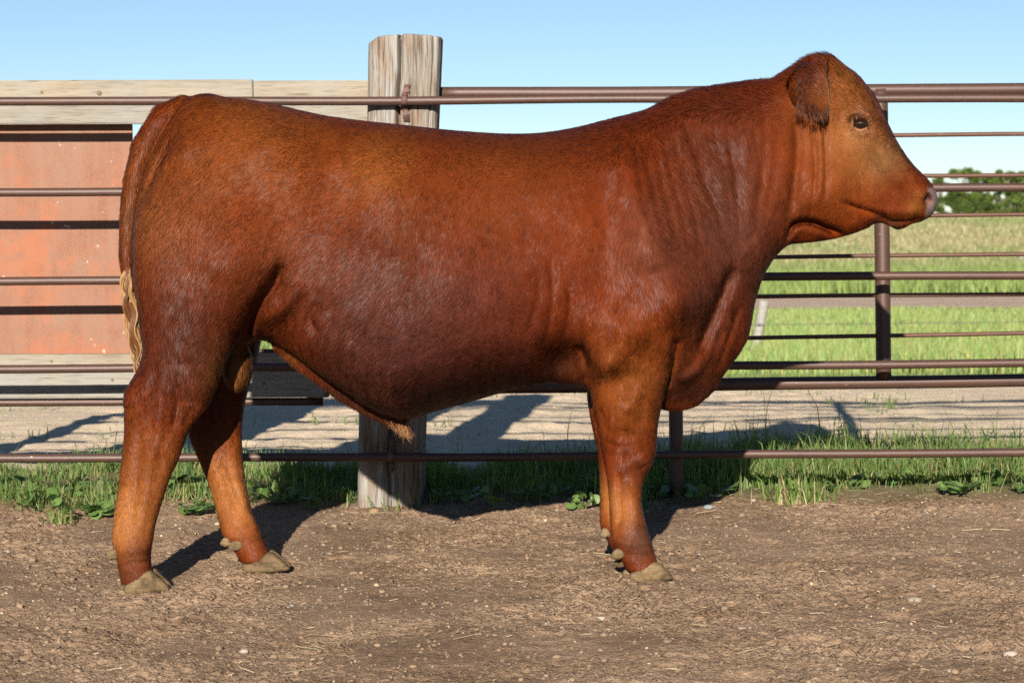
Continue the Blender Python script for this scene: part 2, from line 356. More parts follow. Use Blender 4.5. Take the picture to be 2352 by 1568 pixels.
# relief strokes on the flank: polyline, width in pixels, depth in metres
STROKES = [([(1692,605),(1668,660),(1645,720),(1622,780),(1612,820)],17,-.024),([(1558,770),(1552,830),(1535,895)],11,-.028),
 ([(1706,700),(1684,770),(1657,850)],8,-.007),([(1672,740),(1650,800),(1625,860)],11,-.005),([(1570,880),(1610,850),(1640,800)],14,.010),
 ([(1328,790),(1352,845),(1350,890)],10,-.026),([(1240,640),(1232,700),(1210,775)],6,-.003),([(1266,590),(1270,690),(1258,790)],6,-.004),
 ([(1305,640),(1312,700),(1300,780)],8,-.006),
 ([(1824,250),(1832,330),(1826,420),(1816,500)],13,-.012),([(1866,300),(1872,380),(1868,460)],5,-.005),([(1893,285),(1897,380),(1895,465)],5,-.006),
 ([(1880,290),(1884,380),(1880,465)],5,.004),([(1812,552),(1832,515),(1868,510),(1910,524),(1955,541)],8,-.026),
 ([(1935,464),(1975,478),(2015,490),(2045,500)],7,-.011),([(2028,498),(2060,508),(2092,507),(2122,499)],4,-.010),([(2040,480),(2080,486),(2110,485)],9,.004),
 ([(1942,272),(1962,259),(1988,264),(2002,280)],6,.007),([(1948,297),(1972,309),(1996,301)],5,.006),([(1990,330),(2030,385),(2075,430)],14,.006),
 ([(1935,250),(1930,275),(1936,300)],3,-.004),([(1924,245),(1920,275),(1925,305)],3,-.004),
 ([(655,600),(628,650),(592,700),(557,752),(530,800)],13,-.034),([(700,640),(660,700),(600,745)],16,.012),([(735,690),(715,730),(735,770)],9,-.010),
 ([(410,300),(372,345),(340,410),(322,500)],8,-.03),([(1420,330),(1470,480),(1510,620)],42,.018),([(1380,420),(1400,560),(1390,700)],30,-.008),
 ([(760,560),(860,600),(960,610)],40,.006),([(1060,420),(1050,620),(1000,780)],60,.003)]
for k in range(9):
    t = k/8; STROKES.append(([(1545+30*k, 265+8*t), (1575+26*k+14*math.sin(k*2.3), 400), (1648+12*k, 520), (1690+4*k, 610-60*t)], 6+3*(k % 3), -.0018-.0012*((k*5) % 3)))
for k in range(5):
    STROKES.append(([(1452+22*k, 300), (1470+26*k, 420), (1500+27*k, 560)], 7, -.003))
BLOBS = [(1560,690,55,.020),(1300,835,50,-.034),(1430,760,60,.008),(560,600,90,.018),(640,330,45,.016),(750,335,38,-.014),(870,395,70,.012),(780,440,70,-.012),(1973,284,18,-.012),
 (1000,560,120,.006),(820,700,60,.008),(640,655,32,-.012),(1395,850,45,.02),(420,330,40,.012),(1700,300,60,.008),(470,560,90,.010),(1440,700,30,-.008),(400,640,40,-.005),
 (1880,440,40,.008),(2120,448,16,.006),(1930,400,45,.005),(2012,335,24,-.006),(1960,330,30,.004),(1845,330,40,-.006),(1640,520,60,-.008),(1480,560,60,.008)]
GX2, GZ2 = np.meshgrid(bx_.astype(float), bz_.astype(float), indexing='ij')
poly = np.stack(px2(*smooth_line(OUT, 4, True).T), 1)
D2, _ = seg_dist(GX2, GZ2, poly, True); D2 = np.where(inside(GX2, GZ2, poly), D2, -D2)
D2 = np.where(D2 > .02, blur(D2, 3), D2)
Wm = np.clip(tps(WPTS, GX2, GZ2), .03, .36); Rm = np.clip(tps(RPTS, GX2, GZ2, True), .03, .24)
relief = np.zeros_like(Wm)
for pts, s, amp in STROKES:
    L = np.stack(px3(*smooth_line(pts, 5).T), 1); s = s*PXM; lo = L.min(0)-3.2*s; hi = L.max(0)+3.2*s
    i0, i1 = np.searchsorted(bx_, [lo[0], hi[0]]); k0, k1 = np.searchsorted(bz_, [lo[1], hi[1]])
    d, t = seg_dist(GX2[i0:i1, k0:k1], GZ2[i0:i1, k0:k1], L)
    relief[i0:i1, k0:k1] += 1.45*amp*np.exp(-(d/s)**2)*np.clip(4.5*np.minimum(t, 1-t)+.15, 0, 1)
for x, y, r, a in BLOBS:
    qx, qz = px3(x, y); relief += (2.3 if r >= 40 else 1.5)*a*np.exp(-((GX2-qx)**2+(GZ2-qz)**2)/(r*PXM)**2)
relief += .005*fbm(GX2*14, GZ2*14, 41, 2)*np.clip(D2/.1, 0, 1)+.003*fbm(GX2*34, GZ2*34, 43, 2)*np.clip(D2/.05, 0, 1)
Wm = np.maximum(Wm+relief, .02)
Ymid = mid_y(bx_).astype(np.float32)
YR = np.abs(by_[None, :]-Ymid[:, None])              # X, Y
F = np.empty((len(bx_), len(by_), len(bz_)), np.float32)
A1 = np.maximum(Rm-D2, 0).astype(np.float32); A2 = (Rm/Wm).astype(np.float32); A3 = Rm.astype(np.float32)
for i in range(len(bx_)):
    F[i] = np.sqrt(A1[i][None]**2+(YR[i][:, None]*A2[i][None])**2)-A3[i][None]
F *= np.minimum(1.0/np.maximum(A2, .25), 1.6)[:, None, :]
def smin(a, b_, k):
    h = np.clip(.5+.5*(b_-a)/k, 0, 1); return b_*(1-h)+a*h-k*h*(1-h)
def sub(lo, hi):
    s = []
    for ax, l, h in zip((bx_, by_, bz_), lo, hi):
        i, j = np.searchsorted(ax, [l, h]); s.append(slice(max(i-1, 0), min(j+1, len(ax))))
    return tuple(s)
def grid(s): return np.meshgrid(bx_[s[0]], by_[s[1]], bz_[s[2]], indexing='ij', sparse=True)
def add_leg(sl, Yd, k=.05):
    """sl rows: photo y, back x, front x, half depth, depth offset from Yd"""
    s_ = np.array(sl, float); yy = s_[:, 0]
    c0 = P(s_[:, 1], yy, Yd+s_[:, 4]); c1 = P(s_[:, 2], yy, Yd+s_[:, 4]); z = (c0[:, 2]+c1[:, 2])/2
    o = np.argsort(z); zz = bz_.astype(float)
    def cub(v):
        m_ = smooth_line(np.stack([z[o], v[o]], 1), 8); return np.interp(zz, m_[:, 0], m_[:, 1])
    cx = cub((c0[:, 0]+c1[:, 0])/2); hx = cub((c1[:, 0]-c0[:, 0])/2); hy = cub(s_[:, 3]); cy = cub(Yd+s_[:, 4])
    lo = ((cx-hx).min()-.08, (cy-hy).min()-.08, z.min()-.03); hi = ((cx+hx).max()+.08, (cy+hy).max()+.08, z.max()+.08)
    S = sub(lo, hi); X, Y, Z = grid(S); q = S[2]
    e = ((np.abs(X-cx[q])/hx[q])**2.3+(np.abs(Y-cy[q])/hy[q])**2.3)**(1/2.3)
    f = ((e-1)*np.minimum(hx[q], hy[q])).astype(np.float32)
    f = np.maximum(f, np.maximum(Z-z.max(), z.min()-Z))
    F[S] = smin(F[S], f, k)
def add_tube(pts, k=.03, sub_=False, ysc=1.0):
    """rows: world x, y, z, radius"""
    p = np.asarray(pts, float); r = p[:, 3].max()/min(ysc, 1)+.05
    S = sub(p[:, :3].min(0)-r, p[:, :3].max(0)+r); X, Y, Z = grid(S); f = None
    for a, b_ in zip(p[:-1], p[1:]):
        d = b_[:3]-a[:3]; L = (d*d).sum()+1e-9
        t = np.clip(((X-a[0])*d[0]+(Y-a[1])*d[1]+(Z-a[2])*d[2])/L, 0, 1)
        g = np.sqrt((X-a[0]-t*d[0])**2+((Y-a[1]-t*d[1])*ysc)**2+(Z-a[2]-t*d[2])**2)-(a[3]+t*(b_[3]-a[3]))
        f = g if f is None else np.minimum(f, g)
    f = f.astype(np.float32); F[S] = -smin(-F[S], f, k) if sub_ else smin(F[S], f, k)
def add_ell(c_, ax, rad, k=.02, sub_=False):
    ax = np.array(ax, float); rad = np.array(rad, float); r = rad.max()+.04
    S = sub(np.array(c_)-r, np.array(c_)+r); X, Y, Z = grid(S); e = 0
    for u, q in zip(ax, rad): e = e+(((X-c_[0])*u[0]+(Y-c_[1])*u[1]+(Z-c_[2])*u[2])/q)**2
    f = ((np.sqrt(e)-1)*rad.min()).astype(np.float32); F[S] = -smin(-F[S], f, k) if sub_ else smin(F[S], f, k)

NR = [(400,380,560,.04,.08),(440,345,580,.075,.035),(490,318,600,.098,-.004),(560,312,640,.112,-.012),(640,314,640,.118,-.01),(700,320,592,.112,-.008),(750,326,556,.102,-.005),(800,331,530,.094,0),(840,323,513,.086,.0),(875,305,500,.076,.0),
 (910,291,486,.066,.0),(940,288,470,.058,.0),(975,288,440,.051,.0),(1010,286,424,.047,.0),(1050,281,410,.044,0),(1100,275,388,.042,0),(1150,268,372,.040,0),(1200,262,357,.040,0),(1235,259,351,.043,0),
 (1265,266,346,.047,0),(1295,272,346,.046,0),(1318,276,352,.044,0),(1338,280,356,.040,0)]
FR = [(560,450,600,.04,-.06),(630,440,605,.08,-.02),(700,430,610,.100,.02),(760,428,600,.092,.01),(810,428,590,.080,0),(860,430,576,.068,0),(905,431,564,.058,0),(950,431,556,.050,0),(1000,436,553,.046,0),(1060,460,556,.042,0),(1120,483,566,.040,0),
 (1175,499,578,.040,0),(1215,508,594,.043,0),(1245,524,608,.046,0),(1270,543,618,.045,0),(1288,552,622,.042,0)]
NF = [(560,1450,1550,.03,.06),(610,1430,1560,.06,.0),(650,1415,1560,.075,-.025),(700,1402,1558,.080,-.03),(760,1382,1554,.088,-.055),(810,1367,1546,.088,-.06),(855,1358,1537,.084,-.055),(900,1358,1525,.076,-.045),(950,1366,1513,.066,-.03),(1000,1377,1507,.058,-.015),
 (1040,1384,1504,.055,0),(1070,1390,1494,.052,0),(1100,1396,1478,.044,0),(1150,1400,1472,.040,0),(1200,1402,1482,.043,0),(1235,1405,1493,.047,0),(1265,1414,1502,.047,0),(1290,1430,1509,.045,0),(1308,1440,1511,.042,0)]
FF = [(640,1420,1530,.03,-.07),(700,1390,1540,.07,-.03),(760,1370,1540,.085,-.0),(840,1352,1520,.08,0),(900,1350,1505,.07,0),(950,1356,1495,.062,0),(1000,1366,1488,.056,0),(1040,1374,1484,.052,0),(1080,1378,1468,.044,0),(1130,1379,1456,.040,0),(1180,1378,1462,.042,0),
 (1210,1381,1472,.046,0),(1240,1396,1484,.046,0),(1262,1408,1490,.044,0),(1280,1416,1494,.040,0)]
LEGS = {'nr': (NR, 5.975), 'fr': (FR, 6.275), 'nf': (NF, 6.165), 'ff': (FF, 6.365)}
add_leg(FR, 6.275); add_leg(FF, 6.365); add_leg(NR, 5.975, .035); add_leg(NF, 6.165, .04)
def mp(x, y, off=0, r=.02):
    X, Z = px2(x, y) if off == 0 or x < 1700 else px3(x, y); return (float(X), float(mid_y(X))+off, float(Z), r)
# tail dock, sheath, scrotum, throat, poll, ears
add_tube([mp(470,250,-.0,.026), mp(425,247,-.0,.030), mp(378,270,-.01,.033), mp(335,335,-.015,.031), mp(310,410,-.015,.0245), mp(296,500,-.015,.0195), mp(292,590,-.015,.0155), mp(299,670,-.015,.011)], .006)
add_tube([mp(640,795,0,.012), mp(700,836,0,.020), mp(780,892,0,.022), mp(850,932,0,.022), mp(900,955,0,.021), mp(920,968,0,.014)], .045)
add_ell(mp(543,832)[:3], np.eye(3), (.038, .05, .075), .02)
for sgn in (-1, 1):
    add_ell(mp(2131,458,sgn*.060)[:3], np.eye(3), (.014, .026, .015), .006, True)   # nostril
    add_ell(mp(1974,284,sgn*.112)[:3], np.eye(3), (.021, .028, .0135), .005, True)   # eye opening

def surface_nets(f, org, h):
    s_ = f < 0; c8 = [s_[i:i-1 or None, j:j-1 or None, k:k-1 or None] for i in (0, 1) for j in (0, 1) for k in (0, 1)]
    al = c8[0].copy(); an = c8[0].copy()
    for q in c8[1:]: al &= q; an |= q
    I = np.argwhere(an & ~al); n = len(I); acc = np.zeros((n, 3)); cnt = np.zeros(n)
    cor = np.array([(i, j, k) for i in (0, 1) for j in (0, 1) for k in (0, 1)])
    val = np.stack([f[I[:, 0]+c[0], I[:, 1]+c[1], I[:, 2]+c[2]] for c in cor], 1)
    for a in range(8):
        for b_ in range(a+1, 8):
            if np.abs(cor[a]-cor[b_]).sum() != 1: continue
            fa, fb = val[:, a], val[:, b_]; x = (fa < 0) != (fb < 0); t = np.where(x, fa/np.where(fa == fb, 1, fa-fb), 0)
            acc += x[:, None]*(cor[a]+t[:, None]*(cor[b_]-cor[a])); cnt += x
    V = org+h*(I+acc/cnt[:, None]); ID = np.full(an.shape, -1, np.int32); ID[tuple(I.T)] = np.arange(n)
    Q = []
    for ax in range(3):
        u, w = [(1, 2), (2, 0), (0, 1)][ax]
        sl = [slice(1, -1)]*3; sl[ax] = slice(0, -1); sl2 = list(sl); sl2[ax] = slice(1, None)
        a = s_[tuple(sl)]; b_ = s_[tuple(sl2)]; E = np.argwhere(a != b_); inn = a[tuple(E.T)]
        off = np.ones(3, int); off[ax] = 0; E = E+off; du = np.zeros(3, int); dw = np.zeros(3, int); du[u] = 1; dw[w] = 1
        q = np.stack([ID[tuple((E-du-dw).T)], ID[tuple((E-dw).T)], ID[tuple(E.T)], ID[tuple((E-du).T)]], 1)
        q[~inn] = q[~inn][:, ::-1]; Q.append(q)
    return V, np.vstack(Q)
V, Q = surface_nets(F, np.array([X0, Yb0, Zb0]), VOX)
Q = Q[(Q >= 0).all(1)]
# keep the largest piece, relax the grid pattern
lab = np.arange(len(V))
for _ in range(400):
    m_ = lab[Q].min(1); new = lab.copy(); np.minimum.at(new, Q.ravel(), np.repeat(m_, 4)); new = new[new]
    if (new == lab).all(): break
    lab = new
u_, c_n = np.unique(lab, return_counts=True); keep = lab == u_[c_n.argmax()]
re = np.cumsum(keep)-1; Q = re[Q[keep[Q].all(1)]]; V = V[keep]
ea = np.concatenate([Q[:, 0], Q[:, 1], Q[:, 2], Q[:, 3]]); eb = np.concatenate([Q[:, 1], Q[:, 2], Q[:, 3], Q[:, 0]])
deg = np.bincount(ea, minlength=len(V)).astype(float)
def lap(V):
    return np.stack([np.bincount(ea, V[eb, k], len(V)) for k in range(3)], 1)/deg[:, None]
for _ in range(4):
    V = V+.5*(lap(V)-V); V = V-.52*(lap(V)-V)
for _ in range(1): V = V+.5*(lap(V)-V)
# tendons, joints and skin folds pressed into the legs as seen from the side
LEGREL = [([(402,870),(408,930),(398,985)],9,-.010),([(372,900),(366,980),(352,1060)],12,.007),([(322,960),(312,1090),(298,1200)],10,-.006),([(345,1010),(335,1120),(318,1220)],12,.005),([(300,885),(296,930)],12,.008),([(440,930),(420,985)],10,-.006),
 ([(355,840),(350,880),(330,905)],9,-.007),([(270,1268),(300,1262),(340,1258)],10,.005),([(280,1300),(320,1292),(346,1288)],7,-.004),
 ([(1395,985),(1425,1000),(1465,996)],7,-.0022),([(1392,1012),(1420,1022),(1445,1018)],6,-.0022),([(1462,1045),(1478,1065)],16,.010),([(1418,1075),(1424,1140),(1420,1215)],8,-.007),([(1450,1090),(1452,1150),(1462,1220)],12,.005),
 ([(1410,1240),(1450,1246),(1496,1240)],11,.005),([(1425,1272),(1470,1276),(1505,1270)],7,-.004),([(1440,920),(1430,985)],18,.008),([(1375,930),(1392,1000)],10,-.006),([(1480,900),(1470,985)],12,-.005),
 ([(505,1060),(525,1110),(545,1170)],8,-.008),([(530,1050),(545,1100),(565,1170)],10,.005),([(515,1225),(560,1232),(600,1228)],10,.005),([(380,838),(430,830),(480,842)],9,-.002),([(400,925),(440,918),(470,925)],6,-.002)]
Vl = V; px_x = 1176+FPX*0; cv = (V-np.array([0, 0, CAMZ])) @ _Rm; PXV = 1176+FPX*cv[:, 0]/-cv[:, 2]; PYV = 784-FPX*cv[:, 1]/-cv[:, 2]
fn0 = np.cross(V[Q[:, 2]]-V[Q[:, 0]], V[Q[:, 3]]-V[Q[:, 1]]); N0 = np.stack([np.bincount(Q.ravel(), np.repeat(fn0[:, k], 4), len(V)) for k in range(3)], 1); N0 /= np.linalg.norm(N0, axis=1)[:, None]+1e-12
lg = np.where((PYV > 790) & (N0[:, 1] < .3))[0]; dl = np.zeros(len(lg))
for pts, s_, amp in LEGREL:
    d, t = seg_dist(PXV[lg], PYV[lg], smooth_line(pts, 4)); dl += amp*np.exp(-(d/s_)**2)*np.clip(4*np.minimum(t, 1-t)+.25, 0, 1)
dl += .004*fbm(PXV[lg]/28, PYV[lg]/34, 77, 3)
V[lg] += N0[lg]*(dl*np.clip(-N0[lg, 1]+.3, 0, 1))[:, None]
# ears: leaf shaped shells standing off the head, front rim towards the light
EARV = len(V); ear_t = []
for sgn in (-1, 1):
    ns, ntt = 40, 22; ss = np.linspace(0, 1, ns); ts = np.linspace(0, 1, ntt)
    rg = smooth_line([(1890,147),(1896,178),(1901,215),(1904,250),(1897,278)], 12); lf = smooth_line([(1886,148),(1848,164),(1818,203),(1828,248),(1876,279)], 12); pk = np.linspace(0, len(rg)-1, ns).astype(int); rg, lf = rg[pk], lf[pk]
    S_, T_ = np.meshgrid(ss, ts, indexing='ij'); gx_ = rg[:, None, 0]*(1-T_)+lf[:, None, 0]*T_; gy_ = rg[:, None, 1]*(1-T_)+lf[:, None, 1]*T_
    yo = .200-.098*T_**1.5+.016*np.sin(T_*math.pi)-.05*np.abs(S_*2-1)**3; yo = yo+.003*fbm(S_*7, T_*5, 7); q = np.array([mp(1870, 210, .001)[0]]); Ye = mid_y(q)[0]
    o3 = P(gx_, gy_, np.full(gx_.shape, Ye-.17)); o3[..., 1] = Ye+sgn*yo; i3 = o3.copy(); th_ = .0085*np.sin(np.clip(S_, .02, .98)*math.pi)**.3*np.clip(T_*9+.25, 0, 1); i3[..., 1] -= sgn*th_*2
    if sgn > 0: pass
    base = len(V); V = np.vstack([V, o3.reshape(-1, 3), i3.reshape(-1, 3)]); k = (np.arange(ns-1)[:, None]*ntt+np.arange(ntt-1)[None]).ravel(); qa = np.stack([k, k+1, k+ntt+1, k+ntt], -1)+base; m2 = ns*ntt; qb = qa[:, ::-1]+m2
    rim = np.arange(ns-1)*ntt+base; qc = np.stack([rim, rim+ntt, rim+ntt+m2, rim+m2], -1); r2 = rim+ntt-1; qd = np.stack([r2+ntt, r2, r2+m2, r2+ntt+m2], -1)
    tp_ = np.arange(ntt-1)+base; qe = np.stack([tp_+1, tp_, tp_+m2, tp_+1+m2], -1); bt = tp_+(ns-1)*ntt; qf = np.stack([bt, bt+1, bt+1+m2, bt+m2], -1)
    allq = np.vstack([qa, qb, qc, qd, qe, qf]); Q = np.vstack([Q, allq if sgn < 0 else allq[:, ::-1]]); ear_t.append(np.concatenate([T_.ravel(), T_.ravel()]))
ear_t = np.concatenate(ear_t)
fn = np.cross(V[Q[:, 2]]-V[Q[:, 0]], V[Q[:, 3]]-V[Q[:, 1]]); area = np.linalg.norm(fn, axis=1)/2
N = np.stack([np.bincount(Q.ravel(), np.repeat(fn[:, k], 4), len(V)) for k in range(3)], 1); N /= np.linalg.norm(N, axis=1)[:, None]+1e-12
print('bull verts', len(V), round(time.time()-T0, 1))

# coat pigment, wet stains and painted shade: x, y, radius (pixels), strength, colour
CB = np.array((.25, .068, .017))
PIG_SHADE = [(600,260,170,.5,(.33,.105,.026)),(870,400,90,.55,(.36,.125,.03)),(1200,310,260,.5,(.15,.052,.022)),(760,330,60,.5,(.15,.042,.015)),(900,560,120,.45,(.17,.04,.013)),(1000,850,260,.75,(.125,.036,.018)),(1180,860,160,.55,(.12,.032,.014)),
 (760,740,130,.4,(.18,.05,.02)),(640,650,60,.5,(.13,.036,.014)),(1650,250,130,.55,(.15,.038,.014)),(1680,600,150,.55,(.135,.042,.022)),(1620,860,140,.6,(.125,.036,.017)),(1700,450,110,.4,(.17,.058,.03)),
 (1960,320,110,.75,(.40,.165,.062)),(1880,440,80,.4,(.28,.095,.036)),(2040,370,55,.7,(.30,.165,.085)),(2060,440,50,.6,(.20,.058,.018)),(2110,470,32,.6,(.32,.13,.04)),(1935,195,60,.6,(.40,.165,.06)),
 (1975,300,34,.75,(.48,.24,.13)),(1975,282,20,.85,(.40,.20,.13)),(1860,170,60,.6,(.20,.055,.017)),(1840,240,45,.45,(.33,.12,.04)),(1890,215,14,.5,(.15,.06,.03)),
 (350,480,120,.45,(.36,.14,.055)),(460,760,150,.5,(.15,.045,.022)),(430,880,90,.4,(.17,.045,.016)),(320,1060,130,.5,(.36,.135,.045)),(285,1180,85,.8,(.62,.28,.11)),(330,1290,55,.7,(.20,.07,.04)),(345,1240,30,.5,(.16,.06,.04)),
 (525,1140,95,.8,(.58,.26,.10)),(600,1270,45,.6,(.24,.085,.045)),(545,840,50,.8,(.44,.22,.08)),(655,835,42,.6,(.36,.15,.05)),(790,905,70,.4,(.19,.055,.018)),(925,988,34,.9,(.46,.22,.085)),
 (1445,860,120,.5,(.36,.13,.04)),(1460,1070,45,.6,(.16,.055,.03)),(1420,1160,55,.7,(.50,.20,.07)),(1470,1230,50,.75,(.15,.07,.055)),(1480,1150,30,.6,(.17,.075,.055)),(1390,1140,40,.6,(.52,.22,.08)),(320,360,60,.35,(.28,.10,.035)),(290,520,60,.4,(.26,.10,.04))]
def coat_tone(c):
    c = np.array(c, float); return c*(np.array((.47, .39, .27)) if c[1]/c[0] > .355 else np.array((.47, .27, .115)) if c[1]/c[0] < .3 else np.array((.46, .33, .2)))
CB = coat_tone(CB)*.93; PIG_SHADE = [(x, y, r, a, coat_tone(c)) for x, y, r, a, c in PIG_SHADE]+[(960,770,170,.6,(.07,.021,.015)),(1080,700,120,.3,(.08,.022,.014)),(1060,905,95,.7,(.030,.011,.008)),(960,920,60,.6,(.030,.011,.008)),(1190,870,85,.6,(.034,.012,.008)),(1290,835,55,.6,(.035,.011,.006)),  # wet, dirty belly edge and elbow hollow, with shade painted in
 (1620,900,80,.5,(.055,.016,.009)),(1640,740,60,.4,(.06,.018,.010)),(590,770,40,.3,(.05,.014,.007)),(1565,880,40,.6,(.035,.010,.006)),(1500,560,110,.35,(.12,.04,.024)),(700,600,120,.35,(.14,.04,.016)),(430,560,120,.3,(.15,.045,.02)),(820,640,90,.35,(.10,.03,.018)),(1650,330,140,.45,(.062,.017,.008)),(1690,540,120,.5,(.068,.022,.014)),(880,800,170,.5,(.058,.017,.012)),(450,800,120,.5,(.062,.018,.011)),(930,560,110,.4,(.085,.019,.005)),(600,270,160,.4,(.17,.05,.011)),(870,390,90,.35,(.19,.058,.013)),(1100,430,140,.3,(.14,.032,.007)),(2055,519,16,.7,(.16,.07,.03)),(2025,500,14,.6,(.03,.010,.006)),(2075,507,14,.5,(.03,.011,.007)),(1975,262,16,.6,(.20,.085,.045)),(800,905,80,.75,(.062,.018,.009)),(880,945,45,.7,(.07,.021,.010))]  # shade of the leg-brisket gap, neck groove and flank fold painted as dark spots
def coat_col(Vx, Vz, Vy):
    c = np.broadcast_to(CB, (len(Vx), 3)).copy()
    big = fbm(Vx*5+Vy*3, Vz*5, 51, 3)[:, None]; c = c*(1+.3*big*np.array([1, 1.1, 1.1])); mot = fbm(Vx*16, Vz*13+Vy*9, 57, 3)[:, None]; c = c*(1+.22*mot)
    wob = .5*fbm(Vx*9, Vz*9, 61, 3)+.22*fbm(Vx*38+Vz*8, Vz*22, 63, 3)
    for x, y, r, a, col in PIG_SHADE:
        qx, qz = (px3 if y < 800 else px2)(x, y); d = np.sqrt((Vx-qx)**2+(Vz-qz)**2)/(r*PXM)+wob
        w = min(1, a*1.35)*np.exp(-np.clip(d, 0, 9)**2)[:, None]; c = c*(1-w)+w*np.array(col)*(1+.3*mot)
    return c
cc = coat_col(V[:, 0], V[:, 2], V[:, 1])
# bare muzzle, nostril and lids
def near_px(x, y, off=None):
    q = np.array(mp(x, y, .01)[:3]); return np.sqrt((V[:, 0]-q[0])**2+(V[:, 2]-q[2])**2)/PXM
mz = np.clip((near_px(2098, 452)-34-7*fbm(V[:, 0]*60, V[:, 2]*60, 71))/5, 0, 1)*np.clip((V[:, 0]-px2(2118, 470)[0])/.006, 0, 1)*np.clip((px2(2130, 428)[1]-V[:, 2])/.008+.2*fbm(V[:, 0]*90, V[:, 1]*90, 5), 0, 1)
bare = mz.copy()
cc = cc*(1-mz[:, None])+mz[:, None]*np.array((.115, .085, .082))*(1+.7*fbm(V[:, 0]*150, V[:, 2]*150+V[:, 1]*90, 73)[:, None])
yr = np.abs(V[:, 1]-mid_y(V[:, 0]))
dn = near_px(2132, 457); w = np.clip(1.4-dn/13, 0, 1)*(yr > .03)
cc = cc*(1-w[:, None])+w[:, None]*np.array((.05, .018, .014)); w2 = np.exp(-((near_px(2135, 466))/7)**2)*(yr > .03)*.8; cc = cc*(1-w2[:, None])+w2[:, None]*np.array((.19, .10, .085))
de = near_px(1974, 284); w = np.clip(2.2-de/11, 0, 1)*(yr > .05)*.7; cc = cc*(1-w[:, None])+w[:, None]*np.array((.36, .18, .10)); w = np.clip(1.8-de/8.5, 0, 1)*(yr > .05); cc = cc*(1-.8*w[:, None])+.8*w[:, None]*np.array((.045, .018, .012)); bare = np.maximum(bare, np.clip(2.2-de/11, 0, 1)*(yr > .05))
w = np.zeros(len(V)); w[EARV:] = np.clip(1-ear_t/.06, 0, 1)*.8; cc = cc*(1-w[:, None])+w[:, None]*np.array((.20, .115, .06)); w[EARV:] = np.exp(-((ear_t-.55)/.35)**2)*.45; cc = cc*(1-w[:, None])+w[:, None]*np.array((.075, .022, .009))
bull = empty('bull', (0, 6.15, 0))
tag(bull, 'red brown bull standing side on in front of the pipe fence', 'bull')
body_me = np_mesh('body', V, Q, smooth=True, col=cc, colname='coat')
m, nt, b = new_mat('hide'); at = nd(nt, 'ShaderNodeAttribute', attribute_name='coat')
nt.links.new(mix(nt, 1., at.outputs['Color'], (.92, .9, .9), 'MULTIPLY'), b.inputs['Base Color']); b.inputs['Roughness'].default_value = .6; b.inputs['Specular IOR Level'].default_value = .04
bump(nt, b, noise(nt, coords(nt, (1, 1, .35)), 260, 3), .25, .002)
HIDE = m
body = put('body', body_me, HIDE, bull)

# --- coat: short strands laid along the lie of the hair
COMB = [(450,280,-.5,-.6),(400,500,-.35,-1),(600,400,-.75,-.7),(550,650,-.45,-.9),(800,450,-.65,-.75),(1000,400,-.35,-.95),(1000,650,-.35,-.95),(900,830,-.8,-.6),(1150,800,-.7,-.7),(1200,500,-.15,-1),
 (1350,600,-.12,-1),(1450,400,.1,-1),(1600,300,.28,-.95),(1600,500,.35,-.95),(1720,450,.12,-1),(1700,700,-.1,-1),(1560,800,.05,-1),(1600,900,-.3,-.9),(1800,450,-.2,-1),(1900,400,-.45,-.9),(2000,350,-.6,-.7),(2080,440,-.7,-.5),
 (1880,180,-.6,.5),(1960,220,-.5,.5),(1430,950,-.05,-1),(1440,1200,0,-1),(330,950,.05,-1),(300,1200,0,-1),(540,1150,.2,-1),(700,850,-.4,-.9),(900,960,.35,-1),(1750,210,-.55,.3),(1600,225,-.6,.3),(1300,310,-.9,-.1),(800,285,-.95,-.1),(300,500,0,-1),(1000,930,-.8,-.3)]
LENP = [(1000,600,.017),(500,500,.014),(1500,600,.017),(1700,450,.018),(1000,930,.015),(700,850,.020),(545,850,.02),(925,985,.032),(1950,350,.008),(2080,450,.006),(1880,150,.036),(1800,170,.034),(1700,195,.028),(1550,230,.032),(1620,208,.032),(430,218,.018),
 (1300,300,.011),(900,285,.011),(320,1100,.011),(300,1280,.008),(1440,1150,.010),(1470,1280,.007),(560,1200,.010),(450,950,.016),(1440,900,.014),(1620,900,.016),(1850,215,.009),(1800,230,.016),(290,550,.022),(1840,540,.012),(2070,520,.010)]
cdx = tps([(a, b_, c) for a, b_, c, d in COMB], GX2, GZ2); cdz = tps([(a, b_, d) for a, b_, c, d in COMB], GX2, GZ2); cln = np.clip(tps(LENP, GX2, GZ2), .005, .055)
def samp(mm, x, z):
    u = np.clip((x-X0)/VOX, 0, mm.shape[0]-1.01); w = np.clip((z-Zb0)/VOX, 0, mm.shape[1]-1.01); i = u.astype(int); k = w.astype(int); u = u-i; w = w-k
    return (mm[i, k]*(1-u)+mm[i+1, k]*u)*(1-w)+(mm[i, k+1]*(1-u)+mm[i+1, k+1]*u)*w
NH = 420000
fc = V[Q].mean(1); fN = fn/(np.linalg.norm(fn, axis=1)[:, None]+1e-12)
vis = np.where((fN*(np.array([0, 0, .97])-fc)).sum(1) > -.9, 1.0, .22)
headw = 1+1.2*np.exp(-((fc[:, 0]-1.0)/.2)**2)+.6*(fc[:, 2] < .5)
pr = area*vis*headw*(1-np.clip(bare[Q].mean(1)*1.5, 0, 1)); pr /= pr.sum()
fi = rng.choice(len(Q), NH, p=pr); u = rng.random((NH, 2))
a_, b_, c_, d_ = (V[Q[fi, k]] for k in range(4)); root = (a_*(1-u[:, :1])+b_*u[:, :1])*(1-u[:, 1:])+(d_*(1-u[:, :1])+c_*u[:, :1])*u[:, 1:]
nrm = N[Q[fi]].mean(1); nrm /= np.linalg.norm(nrm, axis=1)[:, None]
dr = np.stack([samp(cdx, root[:, 0], root[:, 2]), np.zeros(NH), samp(cdz, root[:, 0], root[:, 2])], 1)
